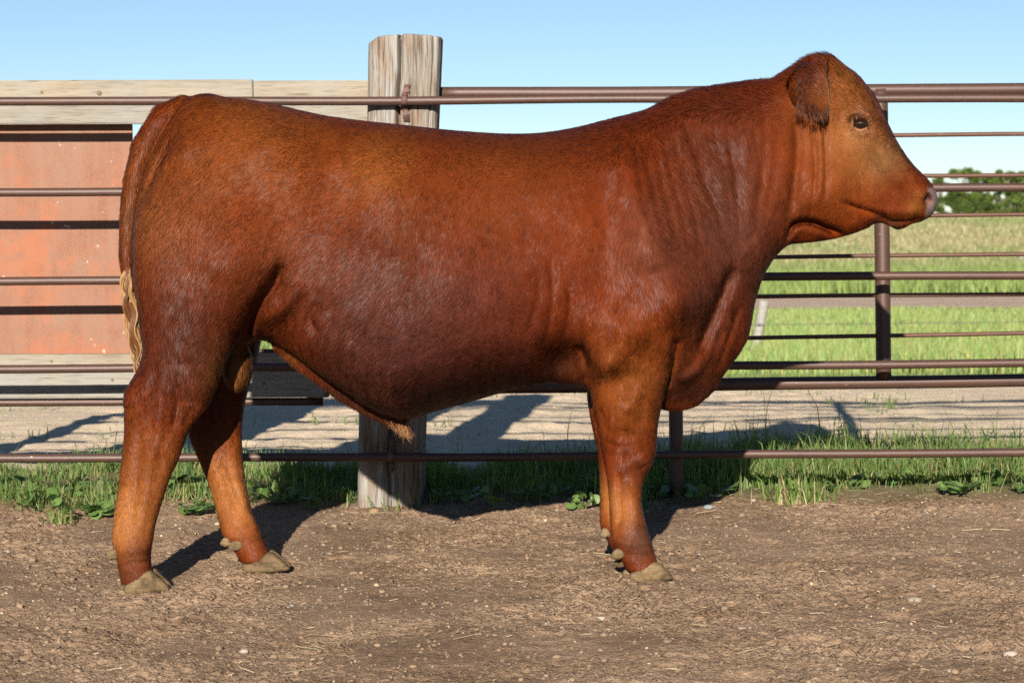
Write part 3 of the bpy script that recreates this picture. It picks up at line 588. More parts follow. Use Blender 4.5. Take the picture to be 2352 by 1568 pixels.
cl = fbm(root[:, 0]*45, root[:, 2]*45+root[:, 1]*20, 81, 2); sw = fbm(root[:, 0]*11, root[:, 2]*11, 83, 2)
ang = .38*cl+.55*sw+rng.normal(0, .10, NH); ca, sa = np.cos(ang), np.sin(ang)
dr = np.stack([dr[:, 0]*ca-dr[:, 2]*sa, rng.normal(0, .1, NH), dr[:, 0]*sa+dr[:, 2]*ca], 1)
dr -= nrm*(dr*nrm).sum(1)[:, None]; dr /= np.linalg.norm(dr, axis=1)[:, None]+1e-9
ln = samp(cln, root[:, 0], root[:, 2])*rng.uniform(.65, 1.25, NH)
lift = .20+.35*np.clip(ln/.03, 0, 1)*rng.random(NH)+.12*cl
crest = np.exp(-((root[:, 0]-.62)/.28)**2)*(nrm[:, 2] > .55); pollw = np.exp(-((root[:, 0]-px2(1870,150)[0])/.06)**2)*(root[:, 2] > px2(1870,185)[1])
lift = lift+.8*crest+.9*pollw
d0 = dr+nrm*lift[:, None]; d0 /= np.linalg.norm(d0, axis=1)[:, None]
d1_ = dr+nrm*(lift*.25)[:, None]; d1_ /= np.linalg.norm(d1_, axis=1)[:, None]
p1 = root+d0*(ln*.4)[:, None]; p2 = p1+d1_*(ln*.35)[:, None]; p3 = p2+(d1_-nrm*.05)*(ln*.25)[:, None]
HP = np.stack([root-nrm*.001, p1, p2, p3], 1).astype(np.float32)
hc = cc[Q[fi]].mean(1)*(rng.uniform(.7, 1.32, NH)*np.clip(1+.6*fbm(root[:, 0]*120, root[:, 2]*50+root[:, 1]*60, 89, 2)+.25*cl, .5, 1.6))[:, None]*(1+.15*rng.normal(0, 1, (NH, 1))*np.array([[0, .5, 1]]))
def strands(name, pts, rad, colr, mat, parent):
    """a hair object: (n, k, 3) points, (k,) or (n,k) radii"""
    n, k, _ = pts.shape; hcv = bpy.data.hair_curves.new(name); hcv.add_curves([k]*n)
    hcv.attributes['position'].data.foreach_set('vector', pts.reshape(-1).astype(np.float32))
    ra = hcv.attributes.get('radius') or hcv.attributes.new('radius', 'FLOAT', 'POINT')
    ra.data.foreach_set('value', np.broadcast_to(rad, (n, k)).astype(np.float32).ravel())
    at = hcv.attributes.new('tint', 'FLOAT_COLOR', 'CURVE'); c4 = np.ones((n, 4), np.float32); c4[:, :3] = np.clip(colr, .004, .95); at.data.foreach_set('color', c4.ravel())
    o = link(name, hcv, mat, parent); o.location = -Vector(parent.location); return o
def hair_mat(name, rough=.32, rr=.45, gain=(1, 1, 1), coatv=0.0, ior=1.4):
    m = bpy.data.materials.new(name); m.use_nodes = True; nt = m.node_tree; nt.nodes.remove(nt.nodes['Principled BSDF'])
    h = nd(nt, 'ShaderNodeBsdfHairPrincipled'); h.parametrization = 'COLOR'; a = nd(nt, 'ShaderNodeAttribute', attribute_name='tint')
    c = mix(nt, 1., a.outputs['Color'], gain, 'MULTIPLY'); h.inputs['IOR'].default_value = ior; nt.links.new(c, h.inputs['Color'])
    h.inputs['Roughness'].default_value = rough; h.inputs['Radial Roughness'].default_value = rr; h.inputs['Coat'].default_value = coatv
    h.inputs['Random Roughness'].default_value = .3
    nt.links.new(h.outputs[0], nt.nodes['Material Output'].inputs[0]); return m
HAIRM = hair_mat('coat_strands', .40, .6, (.95, .95, .95), ior=1.25)
m, nt, b = new_mat('lying_coat'); at = nd(nt, 'ShaderNodeAttribute', attribute_name='tint'); nt.links.new(at.outputs['Color'], b.inputs['Base Color'])
an = nd(nt, 'ShaderNodeAttribute', attribute_name='lie'); nt.links.new(an.outputs['Vector'], b.inputs['Normal'])
b.inputs['Roughness'].default_value = .43; b.inputs['Specular IOR Level'].default_value = .115; LYING = m
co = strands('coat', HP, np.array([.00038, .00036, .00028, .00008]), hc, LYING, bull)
lie = nrm+rng.normal(0, .12, (NH, 3))+(dr*(-.20+.7*fbm(root[:, 0]*70, root[:, 2]*55+root[:, 1]*30, 87, 2)[:, None])); lie /= np.linalg.norm(lie, axis=1)[:, None]
la = co.data.attributes.new('lie', 'FLOAT_VECTOR', 'CURVE'); la.data.foreach_set('vector', lie.astype(np.float32).ravel())

# tail switch: long pale waving locks
nlock, per = 22, 110; nt_ = nlock*per; t = np.linspace(0, 1, 16)[None, :]; lk = np.repeat(np.arange(nlock), per)
line = np.array([mp(296,590)[:3], mp(296,640)[:3], mp(300,700)[:3], mp(308,760)[:3], mp(316,815)[:3], mp(320,866)[:3]])
l0 = rng.uniform(0, .38, nlock)[lk][:, None]; l1 = rng.uniform(.72, 1.0, nlock)[lk][:, None]+rng.normal(0, .02, (nt_, 1)); tt = np.clip(l0+(l1-l0)*t, 0, 1)*(len(line)-1); i = np.minimum(tt.astype(int), len(line)-2); fr = (tt-i)[..., None]
ctr = line[i]*(1-fr)+line[i+1]*fr; la_ = rng.random(nlock)[lk][:, None]*6.28; lr = (.004+.013*rng.random(nlock))[lk][:, None]*np.sin(np.clip(tt/5, 0, 1)*2.5+.5); ph = rng.random(nlock)[lk][:, None]*6.28; wv = rng.uniform(.003, .0065, nlock)[lk][:, None]
sa_ = rng.random((nt_, 1))*6.28; sr = .0060*np.sqrt(rng.random((nt_, 1)))*np.clip(1.25-t, .25, 1)
off = np.stack([np.cos(la_)*lr+np.cos(sa_)*sr+wv*np.sin(tt*4.4+ph), np.sin(la_)*lr*1.2-.022+np.sin(sa_)*sr+wv*np.cos(tt*3.9+ph), np.zeros_like(tt)], -1)
tc = np.where((rng.random(nlock) < .6)[lk][:, None], np.array((.27, .15, .06)), np.array((.13, .052, .02)))*rng.uniform(.55, 1.4, (nt_, 1))
m, nt, b = new_mat('switch_strands'); at = nd(nt, 'ShaderNodeAttribute', attribute_name='tint'); nt.links.new(at.outputs['Color'], b.inputs['Base Color']); b.inputs['Roughness'].default_value = .4; b.inputs['Specular IOR Level'].default_value = .25
SWITCHM = m; strands('tail_switch', ctr+off, np.linspace(.0006, .0002, 16), tc, SWITCHM, bull)
# lashes and the fringe inside the near ear
# hooves, dewclaws and eyes
m, nt, b = new_mat('horn'); v = coords(nt, (1, 1, 1)); hn = noise(nt, v, 22, 5, .7); hs_ = noise(nt, coords(nt, (30, 30, 260)), 1, 3, .6)
c = ramp(nt, hn, [(.32, (.055, .036, .019)), (.5, (.14, .094, .048)), (.68, (.20, .145, .08))]); c = mix(nt, .6, c, ramp(nt, hs_, [(.35, (.55, .5, .45)), (.55, (1, 1, 1))]), 'MULTIPLY')
nt.links.new(c, b.inputs['Base Color']); b.inputs['Roughness'].default_value = .8; b.inputs['Specular IOR Level'].default_value = .15; bump(nt, b, hn, .8, .004); HORN = m
CORO = simple('coronet_skin', (.5, .38, .32), .7, .2, 80)
def claw(pts, Yc, h, name, mat=HORN, layers=9, bulge=3.0):
    """side outline in photo pixels, rounded off over the half thickness h"""
    L = smooth_line(pts, 4, True); w = P(L[:, 0], L[:, 1], np.full(len(L), Yc)); c = w.mean(0); n = len(w); vs = []
    for t in np.linspace(-1, 1, layers):
        k = max((1-abs(t)**bulge), .02)**.5; q = c+(w-c)*k; q[:, 2] = np.where(w[:, 2] < c[2], w[:, 2]+(c[2]-w[:, 2])*(1-k)*.35, q[:, 2]); q = q.copy(); q[:, 1] = Yc+t*h; vs.append(q)
    v = np.vstack(vs); j = np.arange(n); jn = (j+1) % n
    f = np.vstack([np.stack([a*n+j, a*n+jn, (a+1)*n+jn, (a+1)*n+j], -1) for a in range(layers-1)])
    v = np.vstack([v, vs[0].mean(0), vs[-1].mean(0)]); e = len(v)-2
    tr = np.vstack([np.stack([jn, j, np.full(n, e)], -1), np.stack([(layers-1)*n+j, (layers-1)*n+jn, np.full(n, e+1)], -1)])
    v = v+.0006*rng.normal(0, 1, v.shape)
    return put(name, np_mesh(name, v, [f, tr], smooth=True), mat, bull)
NRH = [(284,1350),(296,1336),(318,1322),(340,1310),(352,1312),(368,1328),(388,1347),(384,1356),(330,1362),(290,1362)]
def shift(p, dx, dy): return [(x+dx, y+dy) for x, y in p]
claw(NRH, 5.950, .027, 'hoof'); claw(shift(NRH, 5, -6), 6.002, .027, 'hoof')
FRH = [(556,1296),(572,1293),(595,1283),(612,1270),(626,1268),(645,1284),(664,1300),(660,1308),(610,1314),(565,1313)]
claw(FRH, 6.250, .027, 'hoof'); claw(shift(FRH, 3, -5), 6.302, .027, 'hoof')
NFH = [(1444,1322),(1458,1310),(1480,1300),(1500,1290),(1514,1292),(1526,1304),(1544,1321),(1538,1331),(1490,1336),(1450,1334)]
claw(NFH, 6.140, .028, 'hoof'); claw(shift(NFH, -14, -8), 6.195, .028, 'hoof')
claw(shift(NFH, -22, -30), 6.340, .028, 'hoof'); claw(shift(NFH, -26, -36), 6.393, .028, 'hoof')
DW = [(-2,4),(6,-8),(18,-13),(29,-8),(30,4),(18,12),(5,11)]
for x, y, Yc in ((247,1272,5.955),(253,1266,6.0),(507,1243,6.25),(527,1252,6.235),(1404,1272,6.135),(1411,1290,6.18),(1378,1222,6.34),(1384,1218,6.39)):
    claw(shift(DW, x, y), Yc, .013, 'dewclaw', HORN, 7, 2.2)
m, nt, b = new_mat('eyeball'); b.inputs['Base Color'].default_value = (.008, .005, .004, 1); b.inputs['Roughness'].default_value = .06; b.inputs['Specular IOR Level'].default_value = .7; EYEM = m
for sgn in (-1, 1):
    q = np.array(mp(1974,285,sgn*.0885)[:3]); u = np.linspace(0, 2*math.pi, 20, endpoint=False); vv = np.linspace(.12, math.pi-.12, 12)
    v = np.stack([np.cos(u)[None]*np.sin(vv)[:, None]*.0205, np.sin(u)[None]*np.sin(vv)[:, None]*.0165, np.repeat(np.cos(vv)[:, None], 20, 1)*.0148], -1).reshape(-1, 3)+q
    k = np.arange(11)[:, None]*20; j = np.arange(20)[None]; f = np.stack([k+j, k+20+j, k+20+(j+1) % 20, k+(j+1) % 20], -1).reshape(-1, 4)
    ey = put('eye', np_mesh('eye', v, f, smooth=True), EYEM, bull)
# lashes over each eye
lp = []
for sgn in (-1, 1):
    for k in range(60):
        t = rng.random(); q = np.array(mp(1956+36*t, 276-9*math.sin(t*math.pi)+8*t, sgn*.105)[:3]); dd = np.array([.006*(t-.4), sgn*.014, -.010+rng.normal(0, .003)])
        lp.append(np.stack([q-dd*.3, q+dd*.4, q+dd*.8+np.array([0, 0, -.003]), q+dd+np.array([0, 0, -.006])]))
strands('eyelashes', np.array(lp), np.array([.0004, .00035, .0003, .0001]), np.tile((.03, .014, .008), (120, 1)), HAIRM, bull)
# longer hair on and under the ears
ep = []; ec = []
for sgn in (-1, 1):
    for k in range(520):
        t = rng.random(); low = k < 200; q = P(1832+66*t, (245+24*math.sin(t*2.6)-30*rng.random()**2) if low else 165+95*rng.random(), float(mid_y(.82))-.17); q[1] = mid_y(q[0])+sgn*(.162+.035*t); L = rng.uniform(.012, .034) if low else rng.uniform(.008, .022)
        dd = np.array([rng.normal(-.012+.02*t, .010), sgn*.006, -.030]); dd = dd/np.linalg.norm(dd)*L
        ep.append(np.stack([q, q+dd*.35+np.array([0, sgn*.003, 0]), q+dd*.7+np.array([0, sgn*.003, 0]), q+dd])); ec.append(np.array((.17, .065, .025) if rng.random() < .5 else (.06, .02, .01))*rng.uniform(.6, 1.35))
strands('ear_hair', np.array(ep), np.array([.0004, .00038, .0003, .0001]), np.array(ec), HAIRM, bull)
# pale tuft hanging from the sheath
sp_ = []; scl = []
for k in range(420):
    t = rng.random(); q = np.array(mp(885+48*t, 956+20*t, 0)[:3])+np.array([0, rng.normal(0, .010), rng.normal(0, .004)]); L = rng.uniform(.022, .046)*(.5+.6*t); d = np.array([rng.normal(.25, .25), rng.normal(0, .25), -1.0]); d /= np.linalg.norm(d)
    sp_.append(np.stack([q, q+d*L*.4, q+d*L*.75, q+d*L+np.array([L*.12, 0, 0])])); scl.append(np.array((.24, .11, .04))*rng.uniform(.5, 1.3))
strands('sheath_tuft', np.array(sp_), np.array([.0005, .00045, .00032, .0001]), np.array(scl), SWITCHM, bull)
# standing tuft on the poll and along the crest of the neck
cp = []; ccl = []
for k in range(2600):
    if k < 900: x = min(rng.normal(1880, 20), 1912); yb_ = np.interp(x, [1800, 1835, 1885, 1930], [178, 160, 141, 156])+3; L = rng.uniform(.010, .028); dx = rng.normal(-.35+.5*(x-1885)/40, .35)
    else: x = rng.uniform(1520, 1860); yb_ = np.interp(x, [1500, 1530, 1610, 1710, 1785, 1835, 1870], [255, 240, 214, 198, 187, 161, 146])+4; L = rng.uniform(.008, .024); dx = rng.normal(-.5, .35)
    q = np.array(mp(x, yb_, 0)[:3]); q[1] += rng.normal(0, .018); d = np.array([dx, rng.normal(0, .35), 1.0]); d /= np.linalg.norm(d)
    cp.append(np.stack([q-d*.006, q+d*L*.4, q+d*L*.75+np.array([dx*L*.12, 0, 0]), q+d*L+np.array([dx*L*.3, 0, 0])])); ccl.append(np.array((.10, .028, .010))*rng.uniform(.6, 1.6))
strands('crest_hair', np.array(cp), np.array([.0005, .00045, .00032, .0001]), np.array(ccl), HAIRM, bull)
print('bull done', round(time.time()-T0, 1))

# ------------------------------------------------------------------ fences
RUST = rusty('rusted_pipe', (.050, .026, .019), (.068, .032, .021), (.092, .064, .054))
RUST2 = rusty('rusted_rod', (0.065, 0.028, 0.019), (0.093, 0.040, 0.023), (0.116, 0.070, 0.055), .6)
STRAP = rusty('rusted_strap', (0.084, 0.038, 0.032), (0.112, 0.052, 0.042), (0.140, 0.091, 0.084), .65)
def pipe(name, p, q, r, mat, root, n=14, seg=24, wob=.0015, sag=0):
    t = np.linspace(0, 1, seg+1)[:, None]; L = np.array(p)*(1-t)+np.array(q)*t; ph = rng.random(2)*9
    ln = np.linalg.norm(np.array(q)-np.array(p)); s_ = t[:, 0]*ln
    w = wob*(np.sin(s_*2.1+ph[0])+.6*np.sin(s_*4.7+ph[1])); ax = 2 if abs(q[2]-p[2]) < ln*.5 else 0
    L[:, ax] += w-sag*4*(t*(1-t))[:, 0]; L[:, 1] += w*.6
    v, f = tube(L, r, n); o = put(name, np_mesh(name, v, f, smooth=False), mat, root)
    me = o.data; sm = np.ones(len(me.polygons), bool); sm[-2*n:] = False; me.polygons.foreach_set('use_smooth', sm); return o
def rail_between(y0, y1, Y, x0=-420, x1=2800):
    """photo height y0 at the left edge and y1 at the right edge, carried on past both"""
    f_ = lambda x: y0+(y1-y0)*x/2352
    return P(x0, f_(x0), Y), P(x1, f_(x1), Y)
RY = 7.42
front = empty('livestock_panel', (0, RY, 0)); tag(front, 'five rail rusty pipe panel clamped across the front of the wooden post', 'fence panel')
for a, c in ((233, 226), (441, 430), (645, 631), (848, 835), (1053, 1040)):
    p, q = rail_between(a, c, RY); pipe('rail', p, q, .0142, RUST, front, wob=.0022)
for x in (-420, 2800):
    p = P(x, 225+0*x, RY); pipe('upright', (p[0], RY, p[2]+.02), (p[0], RY, float(ground_z(p[0], RY))-.05), .017, RUST, front)

# big split post
post = empty('wooden_post', (P(900, 1165, 7.55)[0], 7.555, .05)); tag(post, 'thick weathered wooden post with a long split down its face', 'post')
zt = P(930, 80, 7.46)[2]; zb = -.05
nz, nu = 150, 300
zz = np.linspace(zb, zt, nz); 
def edge(yt, xt, yb, xb, Y=7.46):
    a = P(xt, yt, Y); c = P(xb, yb, Y); return a[0]+(zz-a[2])/(c[2]-a[2])*(c[0]-a[0])
xl = edge(100, 845, 1160, 819); xr = edge(100, 1012, 1160, 969)
u = np.linspace(0, 1, nu, endpoint=False); th = u*2*math.pi
ex = 5.5
cs = np.sign(np.cos(th))*np.abs(np.cos(th))**(2/ex); sn = np.sign(np.sin(th))*np.abs(np.sin(th))**(2/ex)
# respace by arc length
dd = np.hypot(np.diff(np.append(cs, cs[0])), np.diff(np.append(sn, sn[0]))); cu = np.concatenate([[0], np.cumsum(dd)]); ut = np.linspace(0, cu[-1], nu, endpoint=False)
cs, sn = np.interp(ut, cu, np.append(cs, cs[0])), np.interp(ut, cu, np.append(sn, sn[0])); nn = np.hypot(cs, sn); nu_x = cs/nn; nu_y = sn/nn
cxm = (xl+xr)/2; hw = (xr-xl)/2
Xp = cxm[:, None]+hw[:, None]*cs[None]; Yp = 7.555+.103*sn[None]+0*Xp
Ug = ut[None]*.11+0*Xp; Zg = zz[:, None]+0*Xp
disp = .004*fbm(Ug*120, Zg*3, 91, 3)+.003*fbm(Ug*320, Zg*5, 93, 2)+.010*fbm(Ug*14, Zg*1.3, 95, 2)
crx = np.interp(zz, [zb, .6, 1.1, 1.36, zt], [P(893,1150,7.46)[0], P(897,900,7.46)[0], P(906,320,7.46)[0], P(915,170,7.46)[0], P(921,85,7.46)[0]])
fr_ = (sn < -.5)[None]
crk = np.exp(-((Xp-crx[:, None]-.002*np.sin(Zg*31))/.0055)**2)*fr_*np.where(Zg > 1.1, 1.0, .6)
crx2 = np.interp(zz, [1.2, 1.5], [P(938,200,7.46)[0], P(945,120,7.46)[0]]); crk2 = np.exp(-((Xp-crx2[:, None]-.003*np.sin(Zg*60))/.003)**2)*fr_*np.exp(-((Zg-1.37)/.08)**2)
crx3 = np.interp(zz, [0, 1.5], [P(955,1100,7.46)[0], P(995,150,7.46)[0]]); crk3 = np.exp(-((Xp-crx3[:, None]-.004*np.sin(Zg*9))/.003)**2)*fr_
disp = disp-.045*crk-.012*crk2-.010*crk3
topc = zt-.012*(1-np.cos(cs*1.3))-.020*np.clip(-(cs+.55)/.45, 0, 1)**2-.006*fbm(Ug[0]*60, Ug[0]*0, 97)
Xp = Xp+disp*nu_x[None]; Yp = Yp+disp*nu_y[None]
Zp = Zg-((Zg-zb)/(zt-zb))**14*(zt-topc)[None]
vv = np.stack([Xp, Yp, Zp], -1).reshape(-1, 3); k = np.arange(nz-1)[:, None]*nu; j = np.arange(nu)[None]; f = np.stack([k+j, k+(j+1) % nu, k+nu+(j+1) % nu, k+nu+j], -1).reshape(-1, 4)
rings = []; last = vv[-nu:]; ctr = last.mean(0)
for s_ in (.96, .85, .6, .3, .05):
    q = ctr+(last-ctr)*s_; q[:, 2] = last[:, 2]*s_+(ctr[2]+.004)*(1-s_)+.002-.004*fbm(q[:, 0]*40, q[:, 1]*40, 99)-.03*np.exp(-((q[:, 0]-crx[-1])/.004)**2)*(s_ > .2); rings.append(q)
n0 = len(vv)-nu; vv = np.vstack([vv]+rings); k = np.arange(5)[:, None]*nu+n0; f2 = np.stack([k+j, k+(j+1) % nu, k+nu+(j+1) % nu, k+nu+j], -1).reshape(-1, 4)
m, nt, b = new_mat('grey_post_wood')
g = noise(nt, coords(nt, (34, 34, 1.6)), 1.5, 6, .62, .5); fine = noise(nt, coords(nt, (150, 150, 5)), 1.4, 4, .65); blot = noise(nt, coords(nt, (7, 7, 1.8)), 1.6, 4, .6)
c = ramp(nt, g, [(.28, (0.114, 0.086, 0.059)), (.42, (0.201, 0.176, 0.149)), (.6, (0.267, 0.253, 0.230)), (.8, (0.201, 0.181, 0.166))])
c = mix(nt, ramp(nt, blot, [(.46, (0, 0, 0)), (.62, (.8, .8, .8))]), c, (.17, .105, .06)); c = mix(nt, .85, c, ramp(nt, fine, [(.36, (.28, .23, .19)), (.5, (1, 1, 1))]), 'MULTIPLY')
nt.links.new(c, b.inputs['Base Color']); b.inputs['Roughness'].default_value = .9; b.inputs['Specular IOR Level'].default_value = .1; bump(nt, b, fine, .5, .003)
put('shaft', np_mesh('shaft', vv, [f, f2], smooth=True), m, post)

# straps that hold the rails to the post
def hexbolt(x, y, z, root):
    bm = bmesh.new(); bmesh.ops.create_cone(bm, cap_ends=True, segments=6, radius1=.0075, radius2=.0072, depth=.007, matrix=Matrix.Rotation(math.pi/2, 4, 'X'))
    bmesh.ops.create_cone(bm, cap_ends=True, segments=16, radius1=.0105, radius2=.0105, depth=.002, matrix=Matrix.Translation((0, .004, 0)) @ Matrix.Rotation(math.pi/2, 4, 'X'))
    bmesh.ops.translate(bm, verts=bm.verts[:], vec=(x, y, z)); me = bpy.data.meshes.new('bolt'); bm.to_mesh(me); bm.free(); return link('bolt', me, STRAP, root)
def strap(xc, zr, up, dn, tilt_u, tilt_d, label):
    root = empty('rail_clamp', (xc, 7.44, zr)); tag(root, label, 'clamp', 'rusted straps clamping the rails to the post')
    yf = 7.4495; w = .0095; r = .0165
    path = [(yf, zr+up, tilt_u), (yf, zr+r+.012, tilt_u*.25), (yf-.003, zr+r+.002, 0)]+[(RY-r*math.cos(a), zr+r*math.sin(a), 0) for a in np.linspace(1.2, -1.2, 11)]+[(yf-.003, zr-r-.002, 0), (yf, zr-r-.012, tilt_d*.25), (yf, zr-dn, tilt_d)]
    vs = []; 
    for yy, z_, dx in path: vs += [(xc+dx-w, yy, z_), (xc+dx+w, yy, z_), (xc+dx+w, yy-.0035, z_), (xc+dx-w, yy-.0035, z_)]
    n = len(path); f = [[4*i+a, 4*i+(a+1) % 4, 4*i+4+(a+1) % 4, 4*i+4+a] for i in range(n-1) for a in range(4)]+[[3, 2, 1, 0], [4*n-4, 4*n-3, 4*n-2, 4*n-1]]
    bd = put('band', np_mesh('band', vs, np.array(f)), STRAP, root)
    hexbolt(xc+tilt_u*.55, yf-.008, zr+up*.62, bd); hexbolt(xc+tilt_d*.55, yf-.008, zr-dn*.62, bd)
rz = lambda x, y0, y1: P(x, y0+(y1-y0)*x/2352, RY)[2]
strap(P(929,230,RY)[0], rz(929,233,226), .052, .068, .008, .006, 'rusted strap bolted round the top rail on the wooden post')
strap(P(898,1047,RY)[0], rz(898,1053,1040), .064, .052, .002, -.001, 'rusted strap round the bottom rail low on the wooden post')

# right: welded pipe fence
gate = empty('pipe_fence', (P(2028, 860, 7.575)[0], 7.575, 0)); tag(gate, 'rusty welded pipe fence with thin rods right of the wooden post', 'fence')
def on(y0, y1, xa, xb, Y, xs): # line through (xa,y0),(xb,y1) read at xs
    return [P(x, y0+(y1-y0)*(x-xa)/(xb-xa), Y) for x in xs]
GYD = 7.575
p, q = on(215, 205, 1010, 2352, GYD, (985, 2800)); pipe('top_pipe', p, q, .0203, RUST, gate, 18)
p, q = on(882, 872, 1650, 2352, GYD, (940, 2800)); pipe('bottom_pipe', p, q, .0217, RUST, gate, 18)
for ya, yb, xa in ((317, 308, 1300), (409, 400, 1300), (501, 491, 1300), (590, 581, 1780), (681, 674, 1740), (775, 762, 1720)):
    p, q = on(ya, yb, xa, 2352, GYD, (985, 2800)); pipe('rod', p, q, .0074, RUST2, gate, 10, sag=.002)
p = P(2022, 205, GYD); q = P(2030, 868, GYD); pipe('upright', (p[0], GYD, p[2]), (q[0], GYD, q[2]), .0256, RUST, gate, 20)
p = P(1552, 882, GYD); pipe('leg', (p[0], GYD, p[2]), (p[0]+.003, GYD, .0), .0238, RUST, gate, 20)
p = P(2760, 205, GYD); pipe('upright', (p[0], GYD, p[2]), (p[0], GYD, -.05), .0256, RUST, gate, 20)

# left: boards, plywood sheet and rods behind them
BYF = 7.655
TIMBER = wood('pale_timber', (0.274, 0.232, 0.174), (0.227, 0.185, 0.132), (0.148, 0.106, 0.069))
TIMBERG = wood('grey_timber', (0.254, 0.231, 0.190), (0.208, 0.185, 0.150), (0.122, 0.104, 0.081))
wb_ = empty('windbreak', (P(200, 900, BYF)[0], BYF, .1)); tag(wb_, 'timber boards and an orange sheet closing the pipe fence left of the post', 'windbreak')
def board(yl0, yl1, x0, x1, mat, name='board', Yf=BYF, th=.038, slope=-.003):
    a = P(0, yl0, Yf); c = P(0, yl1, Yf); X0_, X1_ = P(x0, 500, Yf)[0], P(x1, 500, Yf)[0]
    me = box_np(X0_, X1_, Yf, Yf+th, c[2], a[2], .003)
    o = put(name, me, mat, wb_); return o
board(185, 234.5, -330, 583, TIMBER); board(188, 236, 585, 880, TIMBER); board(236.5, 286, -330, 880, TIMBERG)
board(814, 849, -330, 745, TIMBER); board(850.5, 915, -330, 742, TIMBERG)
m, nt, b = new_mat('orange_sheet'); v = coords(nt, (1, 1, 1))
n1 = noise(nt, v, 7, 5, .7); n2 = noise(nt, coords(nt, (210, 10, 260)), 1, 3, .7); n3 = noise(nt, v, 2.2, 4, .6)
c = ramp(nt, n1, [(.3, (0.164, 0.061, 0.034)), (.5, (0.189, 0.082, 0.051)), (.72, (0.193, 0.107, 0.077))])
c = mix(nt, ramp(nt, n2, [(.42, (0, 0, 0)), (.66, (0.480, 0.480, 0.480))]), c, (0.294, 0.173, 0.102)); c = mix(nt, ramp(nt, n3, [(.5, (0, 0, 0)), (.72, (0.352, 0.352, 0.352))]), c, (0.211, 0.122, 0.090))
st = noise(nt, coords(nt, (26, 1, 2.2)), 1.2, 5, .7); c = mix(nt, ramp(nt, st, [(.46, (0, 0, 0)), (.62, (.55, .55, .55))]), c, (.22, .12, .08)); rs = noise(nt, v, 3.6, 6, .75); c = mix(nt, ramp(nt, rs, [(.5, (0, 0, 0)), (.6, (.65, .65, .65))]), c, (.30, .10, .045))
sp = noise(nt, v, 26, 2, .5); c = mix(nt, ramp(nt, sp, [(.73, (0, 0, 0)), (.77, (.8, .8, .8))]), c, (.42, .33, .23))
nt.links.new(c, b.inputs['Base Color']); b.inputs['Roughness'].default_value = .7; b.inputs['Specular IOR Level'].default_value = .25; bump(nt, b, n2, .2, .002)
SHEET = m
for xa, xb in ((-25, 311),):
    a = P(xa, 250, 7.715); c = P(xb, 860, 7.715); put('sheet', box_np(a[0], c[0], 7.715, 7.727, c[2], a[2], .0015), SHEET, wb_)
p = P(-330, 925, 7.69); q = P(743, 925, 7.69); pipe('sill_pipe', (p[0], 7.69, p[2]), (q[0], 7.69, p[2]), .0135, RUST, wb_)
for y_ in (353, 445, 536, 628, 720, 809): 
    p = P(-330, y_, 7.745); q = P(850, y_, 7.745); pipe('rod', (p[0], 7.745, p[2]), (q[0], 7.745, p[2]), .0070, RUST2, wb_, 10)
p = P(-300, 180, 7.72); put('stud', box_np(p[0]-.045, p[0]+.045, 7.76, 7.80, -.05, p[2], .003), TIMBERG, wb_)
p = P(720, 262, 7.72); q = P(720, 915, 7.72); put('stud', box_np(p[0]-.04, p[0]+.04, 7.762, 7.80, q[2], p[2], .003), TIMBERG, wb_)
# knots in the boards
for x, y, rx in ((228, 214, .009), (96, 212, .0055), (118, 829, .005), (258, 872, .0055), (606, 880, .005), (612, 893, .004)):
    q = P(x, y, BYF-.0012); v, f = tube(np.array([(q[0], BYF-.0012, q[2]), (q[0], BYF+.01, q[2])]), rx, 10); put('knot', np_mesh('knot', v, f), simple('knot_wood', (.17, .12, .075), .9, .4, 200), wb_)
print('fence', round(time.time()-T0, 1))

# ------------------------------------------------------------------ grass, weeds and litter
def G(x, y):
    """where the line of sight through (x, y) meets the ground"""
    d = ray(x, y); Y = np.linspace(4.0, 14, 2000); X = d[0]*Y/d[1]; Z = CAMZ+d[2]*Y/d[1]
    k = np.argmax(Z < base_z(X, Y)); return np.array([X[k], Y[k], float(ground_z(X[k], Y[k]))])
def blades(X, Y, Z, H, W, col, lean=.45, face=None):
    n = len(X); az = rng.random(n)*2*math.pi; l = rng.normal(0, lean, n)*H; dx, dy = np.cos(az)*l, np.sin(az)*l
    wa = rng.normal(0, .6, n) if face is None else face; wx, wy = np.cos(wa)*W/2, np.sin(wa)*W/2; z0 = -.01
    b0 = np.stack([X-wx, Y-wy, Z+z0], -1); b1 = np.stack([X+wx, Y+wy, Z+z0], -1)
    m0 = np.stack([X-wx*.8+dx*.3, Y-wy*.8+dy*.3, Z+H*.6], -1); m1 = np.stack([X+wx*.8+dx*.3, Y+wy*.8+dy*.3, Z+H*.6], -1)
    tp = np.stack([X+dx, Y+dy, Z+H*(1-.35*np.minimum(abs(l)/np.maximum(H, 1e-6), 1))], -1)
    v = np.stack([b0, b1, m1, m0, tp], 1).reshape(-1, 3); k = np.arange(n)[:, None]*5
    return v, [k+np.array([[0, 1, 2, 3]]), k+np.array([[3, 2, 4]])], np.repeat(col, 5, 0)
GRASSM = attr_mat('grass_blades', rough=.5, spec=.35, trans=.45)
def scatter(n, x0, x1, y0, y1): return rng.uniform(x0, x1, n), rng.uniform(y0, y1, n)
def front_edge(X): return np.interp(X, [-1.6, -.9, -.5, .0, .5, 1.0, 1.7], [7.60, 7.55, 7.62, 7.60, 7.62, 7.84, 7.84])+.34*fbm(X*5, X*0, 111, 3)+.16*fbm(X*19, X*0, 112, 3)
X, Y = scatter(110000, -2.5, 2.5, 7.35, 8.9)
